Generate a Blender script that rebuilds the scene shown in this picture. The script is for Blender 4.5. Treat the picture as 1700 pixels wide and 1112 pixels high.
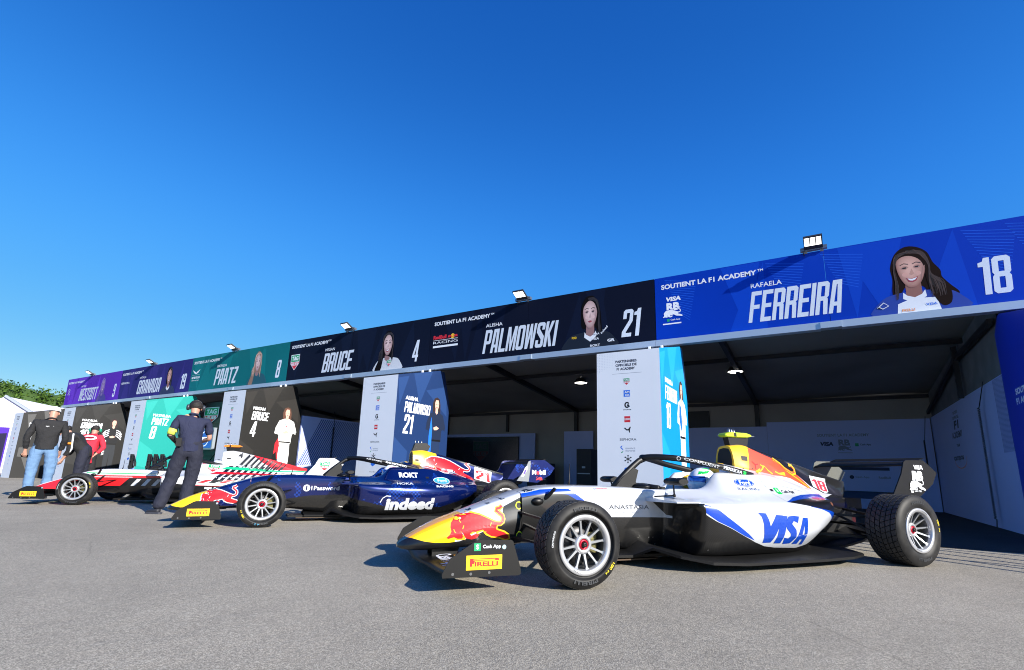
import bpy, bmesh, math, random
from math import sin, cos, pi, radians, atan2, hypot, sqrt
from mathutils import Vector, Matrix
from mathutils.bvhtree import BVHTree
from mathutils.geometry import tessellate_polygon

for o_ in list(bpy.data.objects): bpy.data.objects.remove(o_)
scene = bpy.context.scene
COL = scene.collection
random.seed(7)

# ------------------------------------------------------------------ camera
cam_d = bpy.data.cameras.new('camera'); cam = bpy.data.objects.new('camera', cam_d); COL.objects.link(cam)
R_ = Vector((0.8567057, 0.51512521, 0.02648318)); U_ = Vector((0.08688906, -0.19473406, 0.97699997)); F_ = Vector((-0.50843449, 0.83470034, 0.21158853))
cam.matrix_world = Matrix(((R_.x, U_.x, -F_.x, 0), (R_.y, U_.y, -F_.y, 0), (R_.z, U_.z, -F_.z, 0.72), (0, 0, 0, 1)))
cam_d.sensor_width = 36; cam_d.lens = 837.38/1700*36
cam_d.shift_x = (850-859.84)/1700; cam_d.shift_y = (601.81-556)/1700
cam_d.clip_start = 0.05; cam_d.clip_end = 3000
scene.camera = cam
scene.render.resolution_x = 1024; scene.render.resolution_y = 670

# ------------------------------------------------------------------ sky, sun, exposure
SUN = Vector((1.0, -0.205, 0.50)).normalized()
world = bpy.data.worlds.new('World'); scene.world = world; world.use_nodes = True
wn = world.node_tree.nodes; wl = world.node_tree.links
bg = wn['Background']
sky = wn.new('ShaderNodeTexSky'); sky.sky_type = 'NISHITA'; sky.sun_disc = False
sky.sun_elevation = math.asin(SUN.z); sky.sun_rotation = atan2(SUN.x, SUN.y)
sky.altitude = 0; sky.air_density = 1.0; sky.dust_density = 0.15; sky.ozone_density = 3.0
# deepen the blue of the clear sky channel by channel, as the exposure of the photograph does
sc_ = wn.new('ShaderNodeSeparateColor'); cc_ = wn.new('ShaderNodeCombineColor'); wl.new(sky.outputs[0], sc_.inputs[0])
for i_, (p_, g_) in enumerate(((1.6, 1.0), (.92, .92), (.42, 1.0))):
    pw = wn.new('ShaderNodeMath'); pw.operation = 'POWER'; ml = wn.new('ShaderNodeMath'); ml.operation = 'MULTIPLY'; m0 = wn.new('ShaderNodeMath'); m0.operation = 'MULTIPLY'
    wl.new(sc_.outputs[i_], m0.inputs[0]); m0.inputs[1].default_value = .1; wl.new(m0.outputs[0], pw.inputs[0]); pw.inputs[1].default_value = p_
    wl.new(pw.outputs[0], ml.inputs[0]); ml.inputs[1].default_value = g_/.1/1.802; wl.new(ml.outputs[0], cc_.inputs[i_])
tcw = wn.new('ShaderNodeTexCoord'); szw = wn.new('ShaderNodeSeparateXYZ'); wl.new(tcw.outputs['Generated'], szw.inputs[0])
crw = wn.new('ShaderNodeValToRGB'); ew = crw.color_ramp.elements; ew[0].position = .14; ew[0].color = (.69, .69, .69, 1); ew[1].position = .80; ew[1].color = (.64, .64, .64, 1)
for p_, v_ in ((.27, .84), (.36, .92), (.46, .92), (.58, .78), (.68, .70)): e_ = ew.new(p_); e_.color = (v_, v_, v_, 1)
crw.color_ramp.interpolation = 'B_SPLINE'
wl.new(szw.outputs[2], crw.inputs[0]); vmw = wn.new('ShaderNodeVectorMath'); vmw.operation = 'MULTIPLY'; vsw = wn.new('ShaderNodeVectorMath'); vsw.operation = 'SCALE'; vsw.inputs['Scale'].default_value = 1/.7
wl.new(cc_.outputs[0], vmw.inputs[0]); wl.new(crw.outputs[0], vmw.inputs[1]); wl.new(vmw.outputs[0], vsw.inputs[0]); wl.new(vsw.outputs[0], bg.inputs[0]); bg.inputs[1].default_value = 0.1
sun_d = bpy.data.lights.new('sun', 'SUN'); sun = bpy.data.objects.new('sun', sun_d); COL.objects.link(sun)
sun_d.energy = 5.0; sun_d.angle = radians(0.5); sun_d.color = (1.0, 0.94, 0.85)
sun.rotation_euler = SUN.to_track_quat('Z', 'Y').to_euler()
scene.view_settings.view_transform = 'Standard'; scene.view_settings.look = 'None'
scene.view_settings.gamma = 1; scene.view_settings.exposure = 0.85
scene.render.engine = 'CYCLES'; scene.cycles.filter_width = 1.05

# ------------------------------------------------------------------ helpers
def hx(h):
    h = h.lstrip('#'); r = []
    for i in (0, 2, 4):
        c = int(h[i:i+2], 16)/255
        r.append(c/12.92 if c <= .04045 else ((c+.055)/1.055)**2.4)
    return tuple(r)+(1,)
MATS = {}
def mat(name, col, rough=.5, metal=0, coat=0, emit=0, bump=0, bscale=50, spec=.5, var=0, vscale=3):
    if name in MATS: return MATS[name]
    if isinstance(col, str): col = hx(col)
    if len(col) == 3: col = tuple(col)+(1,)
    m = bpy.data.materials.new(name); m.use_nodes = True
    nt = m.node_tree; b = nt.nodes['Principled BSDF']
    b.inputs['Base Color'].default_value = col; b.inputs['Roughness'].default_value = rough
    b.inputs['Metallic'].default_value = metal; b.inputs['Coat Weight'].default_value = coat
    b.inputs['Coat Roughness'].default_value = .06; b.inputs['Specular IOR Level'].default_value = spec
    if emit:
        b.inputs['Emission Color'].default_value = col; b.inputs['Emission Strength'].default_value = emit
    if bump or var:
        tc = nt.nodes.new('ShaderNodeTexCoord'); nz = nt.nodes.new('ShaderNodeTexNoise')
        nt.links.new(tc.outputs['Object'], nz.inputs['Vector'])
        if bump:
            nz.inputs['Scale'].default_value = bscale; nz.inputs['Detail'].default_value = 4
            bp = nt.nodes.new('ShaderNodeBump'); bp.inputs['Strength'].default_value = bump; bp.inputs['Distance'].default_value = .02
            nt.links.new(nz.outputs[0], bp.inputs['Height']); nt.links.new(bp.outputs[0], b.inputs['Normal'])
        if var:
            n2 = nt.nodes.new('ShaderNodeTexNoise'); n2.inputs['Scale'].default_value = vscale; n2.inputs['Detail'].default_value = 5
            nt.links.new(tc.outputs['Object'], n2.inputs['Vector'])
            mp = nt.nodes.new('ShaderNodeMapRange'); mp.inputs[1].default_value = .3; mp.inputs[2].default_value = .7
            mp.inputs[3].default_value = 1-var; mp.inputs[4].default_value = 1+var*.6
            nt.links.new(n2.outputs[0], mp.inputs[0])
            mx = nt.nodes.new('ShaderNodeVectorMath'); mx.operation = 'SCALE'
            mx.inputs[0].default_value = col[:3]; nt.links.new(mp.outputs[0], mx.inputs['Scale'])
            nt.links.new(mx.outputs[0], b.inputs['Base Color'])
    MATS[name] = m
    return m

def tag(o, label=None, cat=None, group=None, kind=None):
    if label: o['label'] = label
    if cat: o['category'] = cat
    if group: o['group'] = group
    if kind: o['kind'] = kind
    return o
def empty(name, loc=(0, 0, 0), rz=0, label=None, cat=None, group=None):
    o = bpy.data.objects.new(name, None); COL.objects.link(o)
    o.location = loc; o.rotation_euler = (0, 0, rz); o.empty_display_size = .1
    return tag(o, label, cat, group)

class MB:
    def __init__(s): s.v = []; s.f = []; s.m = []; s.sm = []; s.mats = []; s.uv = []
    def mi(s, m):
        if m not in s.mats: s.mats.append(m)
        return s.mats.index(m)
    def face(s, pts, m, smooth=False):
        n = len(s.v); s.v += [tuple(p) for p in pts]; s.f.append(tuple(range(n, n+len(pts)))); s.m.append(s.mi(m)); s.sm.append(smooth)
    def mesh(s, vs, fs, m, smooth=False):
        n = len(s.v); s.v += [tuple(p) for p in vs]; i = s.mi(m)
        for f in fs: s.f.append(tuple(n+k for k in f)); s.m.append(i); s.sm.append(smooth)
    def box(s, a, b, m):
        x0, y0, z0 = [min(a[i], b[i]) for i in range(3)]; x1, y1, z1 = [max(a[i], b[i]) for i in range(3)]
        vs = [(x0,y0,z0),(x1,y0,z0),(x1,y1,z0),(x0,y1,z0),(x0,y0,z1),(x1,y0,z1),(x1,y1,z1),(x0,y1,z1)]
        s.mesh(vs, [(0,3,2,1),(4,5,6,7),(0,1,5,4),(1,2,6,5),(2,3,7,6),(3,0,4,7)], m)
    def beam(s, p, q, w, h, m, up=(0, 0, 1)):
        p = Vector(p); q = Vector(q); d = (q-p).normalized(); u = Vector(up)
        r = d.cross(u)
        if r.length < 1e-4: r = d.cross(Vector((1, 0, 0)))
        r.normalize(); u = r.cross(d).normalized()
        vs = []
        for c in (p, q):
            for a, b in ((-1,-1),(1,-1),(1,1),(-1,1)): vs.append(c+r*(a*w/2)+u*(b*h/2))
        s.mesh(vs, [(0,1,2,3),(7,6,5,4),(0,4,5,1),(1,5,6,2),(2,6,7,3),(3,7,4,0)], m)
    def extr(s, pts, fr, t, m, side=None):
        # prism from 2D outline; fr(u, v, w) gives the 3D point
        n = len(pts); side = side or m
        tris = tessellate_polygon([[Vector((a, b, 0)) for a, b in pts]])
        A = [fr(a, b, 0) for a, b in pts]; B = [fr(a, b, t) for a, b in pts]
        s.mesh(A, tris, m); s.mesh(B, [tuple(reversed(q)) for q in tris], m)
        s.mesh(A+B, [(i, (i+1) % n, n+(i+1) % n, n+i) for i in range(n)], side)
    def tube(s, path, r, m, n=8, sx=1, cap=True):
        P = [Vector(p) for p in path]; k = len(P)
        if not isinstance(r, (list, tuple)): r = [r]*k
        vs = []; fs = []; prev = None
        for i in range(k):
            d = (P[min(i+1, k-1)]-P[max(i-1, 0)]).normalized()
            if prev is None:
                u = d.cross(Vector((0, 0, 1)))
                if u.length < 1e-3: u = d.cross(Vector((1, 0, 0)))
            else: u = prev-d*prev.dot(d)
            u.normalize(); prev = u; w = d.cross(u)
            for j in range(n):
                a = 2*pi*j/n; vs.append(P[i]+u*(cos(a)*r[i]*sx)+w*(sin(a)*r[i]))
        for i in range(k-1):
            for j in range(n): fs.append((i*n+j, i*n+(j+1) % n, (i+1)*n+(j+1) % n, (i+1)*n+j))
        if cap: fs += [tuple(reversed(range(n))), tuple(range((k-1)*n, k*n))]
        s.mesh(vs, fs, m, True)
    def lathe(s, prof, fr, m, n=32, smooth=True):
        # prof: (radius, height); fr(x, y, h)
        vs = []; fs = []
        for r, h in prof:
            for j in range(n): a = 2*pi*j/n; vs.append(fr(r*cos(a), r*sin(a), h))
        for i in range(len(prof)-1):
            for j in range(n): fs.append((i*n+j, i*n+(j+1) % n, (i+1)*n+(j+1) % n, (i+1)*n+j))
        s.mesh(vs, fs, m, smooth)
    def grid(s, rows, m, smooth=True, closed=False):
        n = len(rows[0]); vs = [p for r in rows for p in r]; fs = []
        for i in range(len(rows)-1):
            for j in range(n if closed else n-1): fs.append((i*n+j, i*n+(j+1) % n, (i+1)*n+(j+1) % n, (i+1)*n+j))
        s.mesh(vs, fs, m, smooth)
    def ball(s, c, rx, ry, rz, m, n=16, k=10):
        rows = []
        for i in range(k+1):
            t = pi*i/k; rows.append([(c[0]+rx*sin(t)*cos(2*pi*j/n), c[1]+ry*sin(t)*sin(2*pi*j/n), c[2]+rz*cos(t)) for j in range(n)])
        s.grid(rows, m, True, True)
    def build(s, name, parent=None, weld=False):
        me = bpy.data.meshes.new(name); me.from_pydata([tuple(p) for p in s.v], [], s.f)
        for m in s.mats: me.materials.append(m)
        me.polygons.foreach_set('material_index', s.m); me.polygons.foreach_set('use_smooth', s.sm)
        me.update()
        if weld:
            bm = bmesh.new(); bm.from_mesh(me); bmesh.ops.remove_doubles(bm, verts=bm.verts, dist=weld)
            bmesh.ops.recalc_face_normals(bm, faces=bm.faces); bm.to_mesh(me); bm.free()
        o = bpy.data.objects.new(name, me); COL.objects.link(o)
        if parent: o.parent = parent
        return o

# ---- 2D artwork: polygons in (u, v), layered so no two sheets share a plane
def f_front(x0, y, step=.0004):   # sheet facing -Y
    return lambda u, v, l=0: (x0+u, y-step*l, v)
def f_plusx(x, step=.0004):       # sheet facing +X, u = world y
    return lambda u, v, l=0: (x+step*l, u, v)
def f_minusx(x, step=.0004):
    return lambda u, v, l=0: (x-step*l, u, v)
def poly(mb, fr, pts, m, l=1, holes=()):
    loops = [[Vector((a, b, 0)) for a, b in pts]]+[[Vector((a, b, 0)) for a, b in h] for h in holes]
    tr = tessellate_polygon(loops); flat = [p for lp in loops for p in lp]
    mb.mesh([fr(p.x, p.y, l) for p in flat], tr, m)
def rect(u0, v0, u1, v1): return [(u0, v0), (u1, v0), (u1, v1), (u0, v1)]
def ell(cx, cy, rx, ry, n=24, a0=0, a1=2*pi):
    full = abs(a1-a0-2*pi) < 1e-6; k = n if full else n+1
    return [(cx+rx*cos(a0+(a1-a0)*i/n), cy+ry*sin(a0+(a1-a0)*i/n)) for i in range(k)]
def sm(P, k=4, ten=.5):
    # closed Catmull-Rom smoothing of an outline
    n = len(P); out = []
    for i in range(n):
        a, b, c, d = P[i-1], P[i], P[(i+1) % n], P[(i+2) % n]
        for j in range(k):
            u = j/k; u2, u3 = u*u, u*u*u; q = []
            for t in (0, 1):
                m1 = (c[t]-a[t])*ten; m2 = (d[t]-b[t])*ten; q.append((2*u3-3*u2+1)*b[t]+(u3-2*u2+u)*m1+(-2*u3+3*u2)*c[t]+(u3-u2)*m2)
            out.append(tuple(q))
    return out
def smo(P, k=4):
    out = []; n = len(P)
    for i in range(n-1):
        a, b, c, d = P[max(i-1, 0)], P[i], P[i+1], P[min(i+2, n-1)]
        for j in range(k):
            u = j/k; out.append(tuple(.5*((2*b[t])+(-a[t]+c[t])*u+(2*a[t]-5*b[t]+4*c[t]-d[t])*u*u+(-a[t]+3*b[t]-3*c[t]+d[t])*u**3) for t in (0, 1)))
    return out+[P[-1]]
def stroke(pts, w):
    L = []; Rr = []
    n = len(pts)
    for i in range(n):
        a = pts[max(i-1, 0)]; b = pts[min(i+1, n-1)]; dx, dy = b[0]-a[0], b[1]-a[1]; d = hypot(dx, dy) or 1
        L.append((pts[i][0]-dy/d*w/2, pts[i][1]+dx/d*w/2)); Rr.append((pts[i][0]+dy/d*w/2, pts[i][1]-dx/d*w/2))
    return L+Rr[::-1]
def grow(pts, d):
    A = sum(pts[i][0]*pts[(i+1) % len(pts)][1]-pts[(i+1) % len(pts)][0]*pts[i][1] for i in range(len(pts)))
    sg = 1 if A > 0 else -1; out = []; n = len(pts)
    for i in range(n):
        a = pts[i-1]; p = pts[i]; b = pts[(i+1) % n]; dx, dy = b[0]-a[0], b[1]-a[1]; L = hypot(dx, dy) or 1
        out.append((p[0]+sg*dy/L*d, p[1]-sg*dx/L*d))
    return out
_TC = {}
def text_tris(s, bold=0.0):
    k = (s, bold)
    if k in _TC: return _TC[k]
    cu = bpy.data.curves.new('t', 'FONT'); cu.body = s; cu.offset = bold; cu.resolution_u = 3
    o = bpy.data.objects.new('t', cu); COL.objects.link(o)
    dg = bpy.context.evaluated_depsgraph_get(); me = o.evaluated_get(dg).to_mesh()
    vs = [(v.co.x, v.co.y) for v in me.vertices]; fs = [tuple(p.vertices) for p in me.polygons]
    o.evaluated_get(dg).to_mesh_clear(); bpy.data.objects.remove(o); bpy.data.curves.remove(cu)
    _TC[k] = (vs, fs); return _TC[k]
def text2d(s, u, v, w, h, bold=0.02, shear=0, rot=0):
    # lettering fitted to a box w x h with its lower left corner at (u, v)
    vs, fs = text_tris(s, bold)
    x0 = min(a for a, b in vs); x1 = max(a for a, b in vs); y0 = min(b for a, b in vs); y1 = max(b for a, b in vs)
    out = []
    for a, b in vs:
        X = (a-x0)/(x1-x0)*w; Y = (b-y0)/(y1-y0)*h; X += Y*shear
        out.append((u+X*cos(rot)-Y*sin(rot), v+X*sin(rot)+Y*cos(rot)))
    return out, fs
def text(mb, fr, s, u, v, w, h, m, l=1, bold=0.02, shear=0, rot=0):
    vs, fs = text2d(s, u, v, w, h, bold, shear, rot)
    mb.mesh([fr(a, b, l) for a, b in vs], fs, m)
# heavy condensed capitals on a 4 x 10 cell
W_, H_, S_, T_ = 4, 10, 1.38, 1.35
_ring = [(0,.7),(.7,0),(3.3,0),(4,.7),(4,9.3),(3.3,10),(.7,10),(0,9.3)]
_hole = rect(S_, T_, W_-S_, H_-T_)
GL = {
 'O': (_ring, [_hole]), '0': (_ring, [_hole]),
 'D': ([(0,0),(3.2,0),(4,.8),(4,9.2),(3.2,10),(0,10)], [_hole]),
 'A': ([(0,0),(S_,0),(S_+.1,2.2),(W_-S_-.1,2.2),(W_-S_,0),(4,0),(3.5,10),(.5,10)], [[(S_+.13,3.4),(W_-S_-.13,3.4),(2.15,8.7),(1.85,8.7)]]),
 'B': ([(0,0),(3.3,0),(4,.7),(4,4.6),(3.6,5.1),(4,5.6),(4,9.3),(3.3,10),(0,10)], [rect(S_,T_,W_-S_,4.5), rect(S_,5.7,W_-S_,H_-T_)]),
 'C': ([(0,.7),(.7,0),(3.3,0),(4,.7),(4,3.8),(W_-S_,3.8),(W_-S_,T_),(S_,T_),(S_,H_-T_),(W_-S_,H_-T_),(W_-S_,6.2),(4,6.2),(4,9.3),(3.3,10),(.7,10),(0,9.3)], []),
 'E': ([(0,0),(3.8,0),(3.8,T_),(S_,T_),(S_,4.4),(3.5,4.4),(3.5,5.7),(S_,5.7),(S_,H_-T_),(3.8,H_-T_),(3.8,10),(0,10)], []),
 'F': ([(0,0),(S_,0),(S_,4.3),(3.5,4.3),(3.5,5.6),(S_,5.6),(S_,H_-T_),(3.8,H_-T_),(3.8,10),(0,10)], []),
 'G': ([(0,.7),(.7,0),(3.3,0),(4,.7),(4,5.2),(2.1,5.2),(2.1,4.0),(W_-S_,4.0),(W_-S_,T_),(S_,T_),(S_,H_-T_),(W_-S_,H_-T_),(W_-S_,6.6),(4,6.6),(4,9.3),(3.3,10),(.7,10),(0,9.3)], []),
 'I': ([(0,0),(S_,0),(S_,10),(0,10)], []),
 'K': ([(0,0),(S_,0),(S_,4.2),(2.6,0),(4.1,0),(2.35,5.2),(4.05,10),(2.6,10),(S_,6.0),(S_,10),(0,10)], []),
 'L': ([(0,0),(3.7,0),(3.7,T_),(S_,T_),(S_,10),(0,10)], []),
 'M': ([(0,0),(1.2,0),(1.25,6.6),(2.2,0),(2.9,0),(3.85,6.6),(3.9,0),(5.1,0),(5.1,10),(3.55,10),(2.55,3.8),(1.55,10),(0,10)], []),
 'N': ([(0,0),(1.25,0),(1.25,5.4),(2.7,0),(4,0),(4,10),(2.75,10),(2.75,4.6),(1.3,10),(0,10)], []),
 'P': ([(0,0),(S_,0),(S_,3.9),(3.3,3.9),(4,4.6),(4,9.3),(3.3,10),(0,10)], [rect(S_,5.2,W_-S_,H_-T_)]),
 'R': ([(0,0),(S_,0),(S_,4.2),(2.3,4.2),(2.62,0),(4,0),(3.75,4.6),(3.5,5.0),(4,5.5),(4,9.3),(3.3,10),(0,10)], [rect(S_,5.5,W_-S_,H_-T_)]),
 'S': ([(0,.7),(.7,0),(3.3,0),(4,.7),(4,4.3),(S_,7.4),(S_,H_-T_),(W_-S_,H_-T_),(W_-S_,7),(4,7),(4,9.3),(3.3,10),(.7,10),(0,9.3),(0,6.2),(W_-S_,3.1),(W_-S_,T_),(S_,T_),(S_,3),(0,3)], []),
 'T': ([(1.35,0),(2.75,0),(2.75,H_-T_),(4.1,H_-T_),(4.1,10),(0,10),(0,H_-T_),(1.35,H_-T_)], []),
 'U': ([(0,.7),(.7,0),(3.3,0),(4,.7),(4,10),(W_-S_,10),(W_-S_,T_),(S_,T_),(S_,10),(0,10)], []),
 'W': ([(.5,0),(1.95,0),(2.7,5.8),(3.45,0),(4.9,0),(5.4,10),(4.15,10),(3.95,3.4),(3.25,10),(2.15,10),(1.45,3.4),(1.25,10),(0,10)], []),
 'Z': ([(0,0),(3.9,0),(3.9,T_),(1.5,T_),(3.9,8.2),(3.9,10),(0,10),(0,H_-T_),(2.35,H_-T_),(0,1.8)], []),
 'V': ([(1.2,0),(2.9,0),(4.1,10),(2.75,10),(2.05,2.6),(1.35,10),(0,10)], []),
 '1': ([(1.1,0),(2.6,0),(2.6,10),(1.3,10),(1.0,9.0),(0,8.7),(0,7.6),(1.1,7.6)], []),
 '2': ([(0,0),(3.9,0),(3.9,T_),(1.6,T_),(1.6,1.7),(4,5.6),(4,9.3),(3.3,10),(.7,10),(0,9.3),(0,6.6),(S_,6.6),(S_,H_-T_),(W_-S_,H_-T_),(W_-S_,6.1),(0,1.9)], []),
 '4': ([(2.3,0),(3.6,0),(3.6,1.9),(4.1,1.9),(4.1,3.1),(3.6,3.1),(3.6,10),(1.9,10),(0,3.2),(0,1.9),(2.3,1.9)], [[(1.3,3.1),(2.3,3.1),(2.3,7.2)]]),
 '8': ([(0,.7),(.7,0),(3.3,0),(4,.7),(4,4.5),(3.6,5.1),(4,5.7),(4,9.3),(3.3,10),(.7,10),(0,9.3),(0,5.7),(.4,5.1),(0,4.5)], [rect(S_,T_,W_-S_,4.4), rect(S_,5.8,W_-S_,H_-T_)]),
 '9': ([(0,.7),(.7,0),(3.3,0),(4,.7),(4,9.3),(3.3,10),(.7,10),(0,9.3),(0,5),(.7,4.3),(W_-S_,4.3),(W_-S_,T_),(S_,T_),(S_,2.8),(0,2.8)], [rect(S_,5.6,W_-S_,H_-T_)]),
}
def block(s, u, v, w, h, shear=.16, gap=.45):
    tot = -gap; adv = []
    for c in s:
        g = GL[c][0]; cw = max(p[0] for p in g); adv.append(tot+gap); tot += gap+cw
    k = w/tot; q = h/10; out = []
    for c, a in zip(s, adv):
        T = lambda P: [(u+(a+x)*k+y*q*shear, v+y*q) for x, y in P]
        out.append((T(GL[c][0]), [T(hh) for hh in GL[c][1]]))
    return out
def blocktext(mb, fr, s, u, v, w, h, m, l=1, shear=.16):
    for o_, hs_ in block(s, u, v, w, h, shear): poly(mb, fr, o_, m, l, hs_)

WHITE = mat('print_white', '#e8ecf2', .55)
INK = mat('print_ink', '#151733', .5)
BLACK = mat('print_black', '#0a0a0c', .5)
REDP = mat('print_red', '#d0222e', .5); GREENP = mat('print_green', '#0f9a62', .5); BLUEP = mat('print_blue', '#1f6fe0', .5)
YELP = mat('print_yellow', '#ffd21a', .45); ORP = mat('print_orange', '#e8872a', .5); GREYP = mat('print_grey', '#7d8699', .5)
NAVYP = mat('print_navy', '#141e46', .5)

def shield(mb, fr, u, v, w, h, l=1, dark=False):
    # two-colour watchmaker's shield; (u, v) = centre
    g, r, wt = (GREENP, REDP, WHITE)
    if dark: g, r, wt = mat('dim_green', '#0c3a30', .6), mat('dim_red', '#4a1416', .6), mat('dim_grey', '#343a40', .6)
    S = lambda k: [(u-w/2*k, v+h/2*k), (u-w/2*k, v-h*.08*k), (u, v-h/2*k), (u+w/2*k, v-h*.08*k), (u+w/2*k, v+h/2*k)][::-1]
    poly(mb, fr, S(1), wt, l); k = .92
    poly(mb, fr, rect(u-w/2*k, v+h*.04, u+w/2*k, v+h/2*k), g, l+1)
    poly(mb, fr, [(u-w/2*k, v+h*.01), (u-w/2*k, v-h*.08*k), (u, v-h/2*k), (u+w/2*k, v-h*.08*k), (u+w/2*k, v+h*.01)][::-1], r, l+1)
    text(mb, fr, 'TAG', u-w*.36, v+h*.11, w*.72, h*.28, wt, l+2, .04)
    text(mb, fr, 'HEUER', u-w*.40, v-h*.2, w*.80, h*.18, wt, l+2, .03)
BULL = [(-.684,.344),(-.645,.393),(-.594,.409),(-.533,.413),(-.471,.4),(-.417,.377),(-.362,.352),(-.339,.335),(-.351,.307),(-.346,.295),(-.287,.277),(-.254,.256),(-.249,.232),(-.276,.228),(-.322,.242),(-.385,.251),(-.43,.276),(-.449,.297),(-.501,.282),(-.527,.282),(-.548,.267),(-.534,.255),(-.5,.27),(-.478,.261),(-.494,.238),(-.533,.229),(-.572,.236),(-.586,.252),(-.595,.272),(-.618,.292),(-.595,.26),(-.602,.236),(-.636,.235),(-.662,.246),(-.679,.242),(-.704,.235),(-.717,.243),(-.693,.262),(-.681,.285),(-.687,.313)]
TAIL = [(-.362,.345),(-.340,.338),(-.317,.338),(-.300,.35),(-.293,.372),(-.298,.395),(-.32,.412),(-.343,.429),(-.340,.445),(-.318,.449),(-.299,.466)]
def bull(aff):
    f = lambda P: [aff(*p) for p in P]
    return f(BULL), f(TAIL)
def small_bull(mb, fr, u, v, w, m, l=1, flip=False, outline=None):
    k = w/.47
    aff = lambda x, z: (u+((x+.483)*(-1 if flip else 1))*k, v+(z-.32)*k)
    b, t = bull(aff)
    if outline: poly(mb, fr, grow(b, .012*k), outline, l); poly(mb, fr, stroke(t, .036*k), outline, l+.3); l += .6
    poly(mb, fr, b, m, l); poly(mb, fr, stroke(t, .02*k), m, l+.3)
def pirelli(mb, fr, u, v, w, h, l=1):
    # yellow panel with the long-topped red P
    poly(mb, fr, rect(u, v, u+w, v+h), YELP, l)
    pr = mat('tyre_red', '#d61f26', .45)
    poly(mb, fr, rect(u+.10*w, v+.24*h, u+.165*w, v+.78*h), pr, l+1)
    poly(mb, fr, [(u+.165*w, v+.63*h), (u+.92*w, v+.63*h), (u+.90*w, v+.78*h), (u+.165*w, v+.78*h)], pr, l+1)
    poly(mb, fr, [(u+.165*w, v+.42*h), (u+.215*w, v+.42*h), (u+.235*w, v+.63*h), (u+.165*w, v+.63*h)], pr, l+1)
    poly(mb, fr, rect(u+.19*w, v+.67*h, u+.80*w, v+.72*h), YELP, l+2)
    text(mb, fr, 'IRELLI', u+.235*w, v+.24*h, w*.65, h*.33, pr, l+1, .035)
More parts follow.
